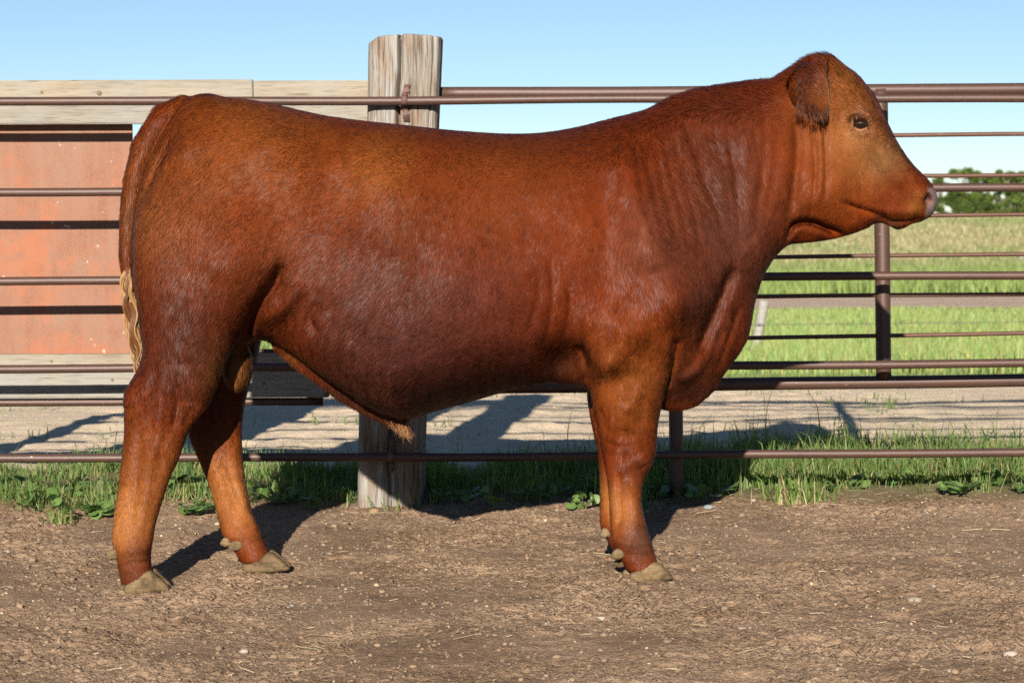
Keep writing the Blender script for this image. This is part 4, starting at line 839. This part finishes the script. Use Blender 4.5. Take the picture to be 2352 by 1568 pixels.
dn = vnoise(X*6, Y*6, 113)*.6+vnoise(X*17, Y*17, 115)*.4; fe = front_edge(X); be = 8.25+.35*np.clip(X, 0, 1)+.3*fbm(X*3, Y*3, 117)
keep = (Y > fe-.22*rng.random(len(X))**2.5) & (Y < be) & (rng.random(len(X)) < np.clip((dn-.30)*3.2, .04, 1)) & ~((np.abs(X-post.location.x) < .13) & (np.abs(Y-7.555) < .12))
X, Y = X[keep], Y[keep]; n = len(X); tall = np.interp(X, [-2, 0, .5, 1.2, 2.2], [.05, .06, .075, .085, .085])*(.55+.9*vnoise(X*9, Y*9, 119)); H = tall*np.exp(rng.normal(-.1, .38, n))
col = np.array((.165, .225, .065))*rng.uniform(.6, 1.3, (n, 1))*(1+.25*rng.normal(0, 1, (n, 1))*np.array([[1, .2, .6]])); dead = rng.random(n) < .07; col[dead] = np.array((.36, .29, .15))*rng.uniform(.6, 1.2, (dead.sum(), 1))
v, f, c = blades(X, Y, ground_z(X, Y), H, rng.uniform(.0022, .0045, n), np.clip(col, .01, .6), .85)
tag(link('verge_grass', np_mesh('verge_grass', v, f, col=c), GRASSM), 'short green grass growing along the foot of the fence', 'grass', kind='stuff')
# sparse sprouts in the yard and its far edge
X, Y = scatter(60000, -3.2, 4.4, 8.5, 15); dn = vnoise(X*2.2, Y*2.2, 121)*.55+vnoise(X*7, Y*7, 123)*.45
keep = rng.random(len(X)) < np.clip((dn-.66)*1.6, 0, .25)+np.clip((Y-13.0+.6*fbm(X, Y, 125))/1.4, 0, 1)*.75; X, Y = X[keep], Y[keep]; n = len(X)
col = np.array((.17, .22, .07))*rng.uniform(.65, 1.25, (n, 1)); v, f, c = blades(X, Y, ground_z(X, Y), rng.uniform(.02, .07, n), rng.uniform(.004, .007, n), col, .6)
tag(link('yard_grass', np_mesh('yard_grass', v, f, col=c), GRASSM), 'thin short grass at the far edge of the bare yard', 'grass', kind='stuff')
# tall bright grass in the ditch before the road
n = 46000; Y = rng.uniform(17.5, 36.2, n); X = np.where(rng.random(n) < .8, rng.uniform(.07, .30, n), rng.uniform(-.3, .1, n))*Y
H = rng.uniform(.10, .30, n)*(.6+.8*vnoise(X*.8, Y*.8, 131))*np.interp(Y, [17, 28, 36], [1, .8, .25]); col = np.array((.30, .36, .12))*rng.uniform(.65, 1.25, (n, 1))*(1+.2*rng.normal(0, 1, (n, 1))*np.array([[1, .2, .5]]))
v, f, c = blades(X, Y, ground_z(X, Y), H, rng.uniform(.008, .018, n), np.clip(col, .01, .7), .3); tag(link('ditch_grass', np_mesh('ditch_grass', v, f, col=c), GRASSM), 'tall bright green grass filling the ditch before the road', 'grass', kind='stuff')
n = 16000; Y = rng.uniform(44, 66, n); X = np.where(rng.random(n) < .8, rng.uniform(.07, .30, n), rng.uniform(-.3, .1, n))*Y
v, f, c = blades(X, Y, ground_z(X, Y), rng.uniform(.12, .4, n), rng.uniform(.02, .04, n), np.array((.24, .30, .09))*rng.uniform(.6, 1.3, (n, 1)), .4); tag(link('road_verge_grass', np_mesh('road_verge_grass', v, f, col=c), GRASSM), 'green grass on the far side of the dirt road', 'grass', kind='stuff')
n = 42000; Y = np.exp(rng.uniform(math.log(60), math.log(330), n)); X = np.where(rng.random(n) < .8, rng.uniform(.07, .30, n), rng.uniform(-.3, .1, n))*Y
pn = vnoise(X*.09, Y*.035, 141)*.6+vnoise(X*.4, Y*.12, 143)*.4; col = np.where((pn+rng.normal(0, .12, n) > .52)[:, None], np.array((.36, .31, .17)), np.array((.23, .26, .10)))*rng.uniform(.7, 1.25, (n, 1))
v, f, c = blades(X, Y, ground_z(X, Y), rng.uniform(.2, .55, n)*(.6+Y/300), .0006*Y+rng.uniform(.01, .03, n), col, .5); tag(link('pasture_grass', np_mesh('pasture_grass', v, f, col=c), GRASSM), 'tall half dry grass of the wide pasture beyond the road', 'grass', kind='stuff')

# broad-leaved weeds at the edge of the dirt, every leaf a part
def leaf_mesh(kind):
    if kind == 0:      # round mallow leaf with scalloped rim
        n = 14; a = np.linspace(.35, 2*math.pi-.35, n); r = .5*(1+.07*np.cos(a*7)); ring = np.stack([.45-np.cos(a)*r, np.sin(a)*r, .12*np.cos(a*7)*.4-.10*r+.05], -1)
        mid = np.stack([.45-np.cos(a)*r*.5, np.sin(a)*r*.5, .03+.02*np.cos(a*7)], -1); v = np.vstack([[[.18, 0, -.02]], mid, ring])
        f3 = np.array([[0, 1+i, 2+i] for i in range(n-1)]); f4 = np.array([[1+i, 1+n+i, 2+n+i, 2+i] for i in range(n-1)])
        st = np.array([[0, -.02, -.45], [0, .02, -.45], [.18, .02, -.02], [.18, -.02, -.02]]); k = len(v); return np_mesh('round_leaf', np.vstack([v, st]), [f3, np.vstack([f4, [[k, k+1, k+2, k+3]]])], smooth=True)
    t = np.linspace(0, 1, 7); w = .17*np.sin(np.clip(t*1.02, 0, 1)*math.pi)**.8+.004   # pointed leaf
    v = np.vstack([np.stack([t, w, .25*t-.35*t*t+.04], -1), np.stack([t, 0*t, .25*t-.35*t*t], -1), np.stack([t, -w, .25*t-.35*t*t+.04], -1)])
    return np_mesh('pointed_leaf', v, np.array([[a+i, a+7+i, a+8+i, a+1+i] for a in (0, 7) for i in range(6)]), smooth=True)
def leaf_mat(name, c):
    m, nt, b = new_mat(name); n = noise(nt, coords(nt, (1, 1, 1)), 3, 3)
    cl = ramp(nt, n, [(.3, tuple(x*.75 for x in c)), (.7, tuple(x*1.2 for x in c))]); nt.links.new(cl, b.inputs['Base Color']); b.inputs['Roughness'].default_value = .45
    t = nd(nt, 'ShaderNodeBsdfTranslucent'); mx = nd(nt, 'ShaderNodeMixShader', Fac=.35); nt.links.new(cl, t.inputs[0]); nt.links.new(b.outputs[0], mx.inputs[1]); nt.links.new(t.outputs[0], mx.inputs[2]); nt.links.new(mx.outputs[0], nt.nodes['Material Output'].inputs[0]); return m
LM = [leaf_mesh(0), leaf_mesh(1)]; LM[0].materials.append(leaf_mat('mallow_leaf', (.13, .215, .055))); LM[1].materials.append(leaf_mat('weed_leaf', (.13, .21, .06)))
def weed(x, y, kind, n, spread, size, label, name):
    q = G(x, y); r = empty(name, q); tag(r, label, 'weed', 'leafy weeds along the edge of the dirt')
    for i in range(n):
        o = bpy.data.objects.new('leaf', LM[kind]); COL.objects.link(o); o.parent = r; a = rng.random()*2*math.pi; d = spread*math.sqrt(rng.random()) if kind == 0 else .004
        s_ = size*rng.uniform(.65, 1.25); o.scale = (s_, s_, s_)
        if kind == 0:
            lx, ly = d*math.cos(a), d*math.sin(a)*.6; gz = float(ground_z(q[0]+lx, q[1]+ly))-q[2]
            o.location = (lx, ly, gz+size*.42+.025*rng.random()); o.rotation_euler = (rng.normal(.45, .3), rng.normal(-.1, .3), rng.random()*6.28)
        else: o.location = (0, 0, .004+.02*rng.random()); o.rotation_euler = (rng.normal(0, .2), -rng.uniform(.1, 1.0), a)
WEEDS = [(30,1128,0,9,.05,.030,'mallow weed at the left edge of the picture'),(120,1165,0,12,.07,.030,'mallow weed spreading onto the dirt left of the hind legs'),(205,1180,0,14,.06,.034,'large mallow weed nearest behind the near hind leg'),
 (225,1130,0,12,.06,.030,'mallow weed in the grass close behind the near hind leg'),(425,1120,0,16,.07,.030,'mallow weed seen between the two hind legs in the grass'),(465,1180,0,13,.06,.032,'mallow weed out on the dirt between the two hind legs'),
 (600,1150,0,7,.05,.030,'shaded mallow weed right of the far hind leg'),(715,1160,0,3,.02,.034,'lone round leaf weed on the dirt left of the wooden post'),(1095,1160,0,3,.025,.034,'small mallow weed on the dirt right of the wooden post'),
 (1152,1170,0,3,.02,.040,'single broad round leaf lying farthest out under the belly'),(1190,1160,1,7,.03,.035,'small pointed leaf weed under the belly'),(1285,1140,0,6,.04,.028,'low weed midway between post and front legs'),
 (1350,1160,0,7,.05,.030,'mallow weed just behind the front legs on the dirt'),(1385,1130,0,8,.05,.030,'mallow weed touching the front legs from behind'),(1540,1130,0,14,.10,.032,'shaded mallow patch right of the front legs'),
 (1600,1150,0,6,.05,.034,'sunlit mallow weed at the end of the leg shadow'),(1655,1135,0,6,.05,.032,'mallow weed on a hump right of the leg shadow'),(2080,1112,0,7,.05,.030,'low weed under the upright of the pipe fence'),
 (2168,1128,0,4,.03,.032,'small round leaf weed right of the fence upright'),(2218,1138,1,9,.03,.055,'star shaped weed on bare dirt at the right'),(2295,1122,1,7,.03,.05,'upright pointed weed near the right edge'),(2340,1135,1,5,.03,.045,'pointed weed at the right edge of the picture'),(1910,1135,1,5,.02,.04,'tiny pointed weed right of the long grass tuft')]
WEEDS += [(70,1150,0,8,.05,.03,'mallow weed in the grass second from the left edge'),(170,1140,0,9,.05,.03,'mallow weed in the grass above the small tuft at far left'),(385,1135,0,7,.04,.03,'mallow weed against the front of the near hind leg'),(560,1128,0,8,.05,.03,'mallow weed half behind the far hind leg'),(660,1148,0,6,.05,.03,'mallow weed in shade between far hind leg and post'),
 (1040,1148,0,8,.05,.03,'shaded mallow weed close to the right side of the post'),(1240,1150,0,6,.05,.03,'mallow weed in shade left of the low weed'),(1480,1140,0,10,.06,.03,'mallow weed directly right of the front leg'),(1960,1115,0,6,.05,.028,'low mallow weed left of the fence upright foot'),(2260,1118,0,6,.05,.028,'low mallow weed between the two pointed weeds')]
for x, y, k_, n, sp, sz, lb in WEEDS: weed(x, y+(6 if k_ == 0 else 0), k_, int(n*1.7) if k_ == 0 else n+3, sp*1.25, sz*1.25, lb, 'mallow_plant' if k_ == 0 else 'pointed_weed')
def tuft(x, y, n, h, sp, label):
    q = G(x, y); X = q[0]+rng.normal(0, sp, n); Y = q[1]+rng.normal(0, sp*.5, n); az = rng.random(n)
    col = np.where((rng.random(n) < .25)[:, None], np.array((.42, .34, .19)), np.array((.13, .21, .04)))*rng.uniform(.7, 1.25, (n, 1))
    v, f, c = blades(X, Y, ground_z(X, Y), rng.uniform(.5, 1.2, n)*h, rng.uniform(.003, .006, n), col, .95); o = link('grass_tuft', np_mesh('grass_tuft', v, f, col=c), GRASSM); tag(o, label, 'grass tuft', 'grass tufts on the dirt')
tuft(1825, 1150, 150, .085, .055, 'sprawling grass tuft reaching farthest onto the dirt at right'); tuft(1700, 1118, 90, .09, .04, 'grass tuft with dry blades right of the front legs')
tuft(135, 1195, 26, .06, .018, 'small grass tuft on the dirt at far left'); tuft(660, 1135, 14, .09, .012, 'thin grass tuft in shade left of the wooden post'); tuft(2030, 1110, 40, .07, .05, 'dry grass tuft below the fence upright')

# clods, pebbles and straw on the pen floor
def rocks(n, xs, ys, size, col, seed, flat=.7):
    bm = bmesh.new(); bmesh.ops.create_icosphere(bm, subdivisions=1, radius=1); bv = np.array([v.co[:] for v in bm.verts]); bf = np.array([[v.index for v in f.verts] for f in bm.faces]); bm.free()
    m_ = len(bv); r = rng.uniform(.65, 1.25, (n, m_, 1)); s = size[:, None, None]*np.array([1, 1, flat])*rng.uniform(.7, 1.3, (n, 1, 3)); v = bv[None]*r*s
    a = rng.random(n)*6.28; ca, sa = np.cos(a)[:, None], np.sin(a)[:, None]; x = v[..., 0]*ca-v[..., 1]*sa; y = v[..., 0]*sa+v[..., 1]*ca
    v = np.stack([x+xs[:, None], y+ys[:, None], v[..., 2]+(ground_z(xs, ys)+size*.15)[:, None]], -1).reshape(-1, 3)
    return v, (np.arange(n)[:, None, None]*m_+bf[None]).reshape(-1, 3), np.repeat(col, m_, 0)
DIRTM = attr_mat('loose_soil', rough=.95, spec=.1)
n = 9000; xs, ys = scatter(n, -1.7, 1.7, 4.5, 7.65); sz = .0022*np.exp(rng.normal(.35, .5, n)); col = np.array((.19, .13, .086))*rng.uniform(.7, 1.3, (n, 1))
v, f, c = rocks(n, xs, ys, np.clip(sz, .0015, .011), col, 1); tag(link('soil_crumbs', np_mesh('soil_crumbs', v, f, col=c), DIRTM), 'loose brown crumbs of soil over the pen floor', 'soil', kind='stuff')
n = 1500; xs, ys = scatter(n, -1.9, 1.9, 4.5, 11); sz = np.clip(.0022*np.exp(rng.normal(.35, .45, n)), .0015, .009); col = np.where((rng.random(n) < .6)[:, None], np.array((.34, .27, .19)), np.array((.22, .20, .18)))*rng.uniform(.65, 1.25, (n, 1))
v, f, c = rocks(n, xs, ys, sz, col, 2, .65); tag(link('gravel', np_mesh('gravel', v, f, col=c, smooth=True), DIRTM), 'small pale gravel scattered over pen and yard', 'gravel', kind='stuff')
n = 460; xs, ys = scatter(n, -1.8, 1.8, 4.5, 7.8); L = np.where(rng.random(n) < .12, rng.uniform(.03, .09, n), rng.uniform(.006, .028, n)); a = rng.random(n)*math.pi; z = ground_z(xs, ys)
dx, dy = np.cos(a)*L/2, np.sin(a)*L/2; w = rng.uniform(.0006, .0014, n); px_, py_ = -np.sin(a)*w, np.cos(a)*w; z0 = ground_z(xs-dx, ys-dy); z1 = ground_z(xs+dx, ys+dy); hgt = np.maximum(z, np.maximum(z0, z1))+.002
v = np.stack([np.stack([xs-dx-px_, ys-dy-py_, hgt-.001*0], -1), np.stack([xs+dx-px_, ys+dy-py_, hgt+.002], -1), np.stack([xs+dx+px_, ys+dy+py_, hgt+.002], -1), np.stack([xs-dx+px_, ys-dy+py_, hgt], -1), np.stack([xs-dx, ys-dy, hgt+w], -1), np.stack([xs+dx, ys+dy, hgt+w+.002], -1)], 1).reshape(-1, 3)
k = np.arange(n)[:, None]*6; col = np.repeat(np.array((.52, .42, .25))*rng.uniform(.6, 1.2, (n, 1)), 6, 0)
tag(link('straw_litter', np_mesh('straw_litter', v, [k+np.array([[0, 1, 5, 4]]), k+np.array([[4, 5, 2, 3]])], col=col), attr_mat('straw', rough=.6)), 'short bits of straw strewn over the dirt', 'straw', kind='stuff')
def stone(x, y, s, c, label, fl=.7):
    q = G(x, y); bm = bmesh.new(); bmesh.ops.create_icosphere(bm, subdivisions=3, radius=1); sd = int(x)
    for v_ in bm.verts:
        p = v_.co.copy(); d = 1+.5*float(fbm(np.array(p.x*1.3+sd), np.array(p.y*1.3+p.z*2.1), sd, 3)); v_.co = Vector((p.x*s*1.25*d, p.y*s*d, p.z*s*fl*d))
    for f_ in bm.faces: f_.smooth = True
    me = bpy.data.meshes.new('stone'); bm.to_mesh(me); bm.free(); o = link('stone', me, simple('stone_'+str(sd), c, .85, .25, 90, .4, .2)); o.location = (q[0], q[1], q[2]+s*.2); tag(o, label, 'stone', 'larger stones lying on the dirt')
for a in ((316,1366,.011,(0.32,0.27,0.19),'cream stone touching the near hind hoof'),(270,1363,.008,(0.17,0.16,0.16),'small grey stone behind the near hind hoof'),(1627,1168,.013,(0.20,0.21,0.22),'flat grey stone at the end of the front leg shadow'),
 (1700,1448,.012,(0.29,0.23,0.18),'tan stone low on the dirt at right'),(2100,1375,.015,(0.25,0.20,0.15),'pale tan stone on open dirt at lower right',.55),(2320,1505,.013,(0.31,0.25,0.20),'pinkish stone in the lower right corner'),(130,1243,.006,(0.31,0.28,0.24),'white pebble left of the hind legs'),
 (1265,1130,.020,(0.15,0.12,0.09),'brown clod of earth in the shade under the belly'),(860,1172,.014,(0.24,0.16,0.08),'orange brown clod at the foot of the wooden post'),(1380,1415,.009,(0.28,0.24,0.19),'small pale stone before the front legs'),(560,1500,.008,(0.28,0.24,0.19),'pale pebble low down at left of centre')): stone(*a)

# ------------------------------------------------------------------ beyond the yard
OLDW = simple('silvered_wood', (.24, .225, .20), .9, .25, 25)
p = P(1756, 690, 24); q = P(1722, 858, 24); v, f = tube(np.linspace(np.array(q)-np.array([.03, 0, .2]), p, 9), np.linspace(.055, .05, 9), 12)
tag(link('leaning_post', np_mesh('leaning_post', v, f, smooth=False), OLDW), 'grey fence post leaning to the right in the tall grass', 'post')
WIREM = simple('old_wire', (.10, .085, .08), .6, .2, 30)
for ya, yb, lb in ((745, 736, 'upper strand of barbed wire on the leaning post'), (812, 803, 'lower strand of barbed wire on the leaning post')):
    a = P(1500, ya+3, 23.93); c = P(2700, yb, 23.93); L = np.linspace(a, c, 60); vs, f = tube(L, .0035, 5); V_ = [vs]; Fq = [f[0]]; Ft = [f[1]]; o_ = len(vs)
    for k in range(2, 58, 2):
        for s_ in (-1, 1):
            t_, g = tube(np.array([L[k]+[-.01, 0, -.018*s_], L[k]+[.01, 0, .018*s_]]), .0025, 4); V_.append(t_); Fq.append(g[0]+o_); Ft.append(g[1]+o_); o_ += len(t_)
    tag(link('barbed_wire', np_mesh('barbed_wire', np.vstack(V_), [np.vstack(Fq), np.vstack(Ft)]), WIREM), lb, 'wire', 'strands of the old wire fence')
p = P(2346, 590, 70); v, f = tube(np.array([(p[0], 70, p[2]), (p[0]+.03, 70, -.8)]), .07, 10); tag(link('far_post', np_mesh('far_post', v, f), OLDW), 'small far fence post at the right edge above the road', 'post')
a = P(1770, 596, 88); c = P(1935, 607, 88); L = np.linspace(a, c, 10); L[:, 2] += .05*np.sin(np.arange(10)*1.3); v, f = tube(L, np.linspace(.09, .05, 10), 8); br = empty('fallen_branch', a); tag(br, 'bleached fallen branch lying in the pasture grass', 'branch'); put('limb', np_mesh('limb', v, f), OLDW, br)
v, f = tube(np.array([L[6], L[6]+[.1, 0, -.45], L[6]+[.12, 0, -.8]]), .04, 6); put('fork', np_mesh('fork', v, f), OLDW, br)
BARK = simple('bark', (.16, .125, .09), .95, .3, 5); LEAFM = attr_mat('tree_leaves', rough=.55, spec=.25, trans=.35)
def tree(x, Y, ytop, wpx, label, dark=1.0, bush=False, nl=4200, cat='tree', group='trees along the far side of the pasture', name='broadleaf_tree'):
    b0 = P(x, 505, Y); zb = float(base_z(b0[0], Y)); h = P(x, ytop, Y)[2]-zb; rw = wpx/2*Y/FPX; r = empty(name, (b0[0], Y, zb)); tag(r, label, cat, group)
    nc = 16 if bush else 26; cen = []
    for k in range(nc):
        a = rng.random()*6.28; rr = math.sqrt(rng.random()); hz = rng.uniform(.12, .85) if bush else rng.uniform(.3, .93); fl = math.sin(min(1, (hz+.18))*math.pi*.86)**.6 if not bush else (1-hz*.7)
        cen.append((math.cos(a)*rr*rw*fl, math.sin(a)*rr*rw*fl*.8, hz*h))
    cen = np.array(cen); Vt = []; Ft = []; F4 = []; o_ = 0
    tr = np.array([(0, 0, -.3), (rw*.05, 0, h*.3), (-rw*.04, 0, h*.55), (rw*.05, 0, h*.8)]); tv, tf = tube(tr, np.array([.045, .034, .022, .008])*h*(.5 if bush else .75), 8); Vt.append(tv); F4.append(tf[0]); Ft.append(tf[1]); o_ += len(tv)
    for c_ in cen[:12]:
        s_ = np.array([0, 0, min(c_[2]*.55, h*.6)]); mid = (s_+c_)/2+np.array([0, 0, .06*h]); tv, tf = tube(np.array([s_, mid, c_]), np.array([.016, .010, .004])*h, 6); Vt.append(tv); F4.append(tf[0]+o_); Ft.append(tf[1]+o_); o_ += len(tv)
    t_ = link('trunk', np_mesh('trunk', np.vstack(Vt), [np.vstack(F4), np.vstack(Ft)], smooth=True), BARK, r)
    ci = rng.integers(0, nc, nl); rs = rng.uniform(.55, 1.0, nc)*(.30 if bush else .25)*max(rw, h*.35); d = rng.normal(0, 1, (nl, 3)); d /= np.linalg.norm(d, axis=1)[:, None]; d *= (rng.random(nl)**.45)[:, None]
    c_ = cen[ci]+d*rs[ci][:, None]*np.array([1.15, 1, .75]); c_[:, 2] = np.maximum(c_[:, 2], .05)
    s_ = (.028*h if not bush else .05*h)*rng.uniform(.6, 1.3, nl); t1 = rng.normal(0, 1, (nl, 3)); t1 /= np.linalg.norm(t1, axis=1)[:, None]; t2 = np.cross(t1, rng.normal(0, 1, (nl, 3))); t2 /= np.linalg.norm(t2, axis=1)[:, None]
    q = np.stack([c_-t1*s_[:, None], c_+t2*s_[:, None]*.6, c_+t1*s_[:, None], c_-t2*s_[:, None]*.6], 1).reshape(-1, 3)
    tint = rng.uniform(.65, 1.25, nc)[ci]; yel = rng.random(nc)[ci]; col = (np.array((.085, .135, .028))[None]*(1-yel[:, None]*.5)+np.array((.15, .17, .03))[None]*yel[:, None]*.5)*(tint*rng.uniform(.75, 1.25, nl))[:, None]*dark
    cr = link('crown', np_mesh('crown', q, np.arange(nl*4).reshape(-1, 4), col=np.repeat(col, 4, 0)), LEAFM, r)
    return r
TR = [(2122,352,424,70,'pale low tree just right of the muzzle'),(2162,345,405,70,'thin topped tree second right of the muzzle'),(2212,340,383,105,'tallest rounded tree right of the muzzle'),(2268,350,398,80,'mid height tree right of the tallest tree'),
 (2315,344,386,95,'tall tree near the right edge of the picture'),(2362,348,392,80,'tree cut by the right edge of the picture'),(2425,345,388,110,'tree beyond the right edge of the picture')]
for x, Y, yt, w, lb in TR: tree(x, Y, yt, w*1.12, lb)
for x, Y, yt, w, lb in ((2140,335,452,90,'low bush under the pale tree right of the muzzle'),(2205,330,448,95,'bush in front of the tallest tree'),(2262,333,444,90,'dark bush between the tall trees'),(2330,330,440,110,'bush in front of the tree at the right edge'),(2415,332,440,110,'bush beyond the right edge of the tree line')):
    tree(x, Y, yt, w, lb, .85, True, 4200, 'bush', 'bushes at the foot of the tree line', 'leafy_bush')
for x, Y, yt, w, lb in ((2078,92,580,60,'green shrub in the pasture right of the fence upright'),(1925,90,588,60,'shrub by the fallen branch'),(1845,93,592,70,'shrub behind the fallen branch under the throat'),(2200,100,583,40,'small shrub far right in the pasture')):
    tree(x, Y, yt, w, lb, .9, True, 900, 'shrub', 'shrubs in the pasture', 'pasture_shrub')
print('all', round(time.time()-T0, 1))
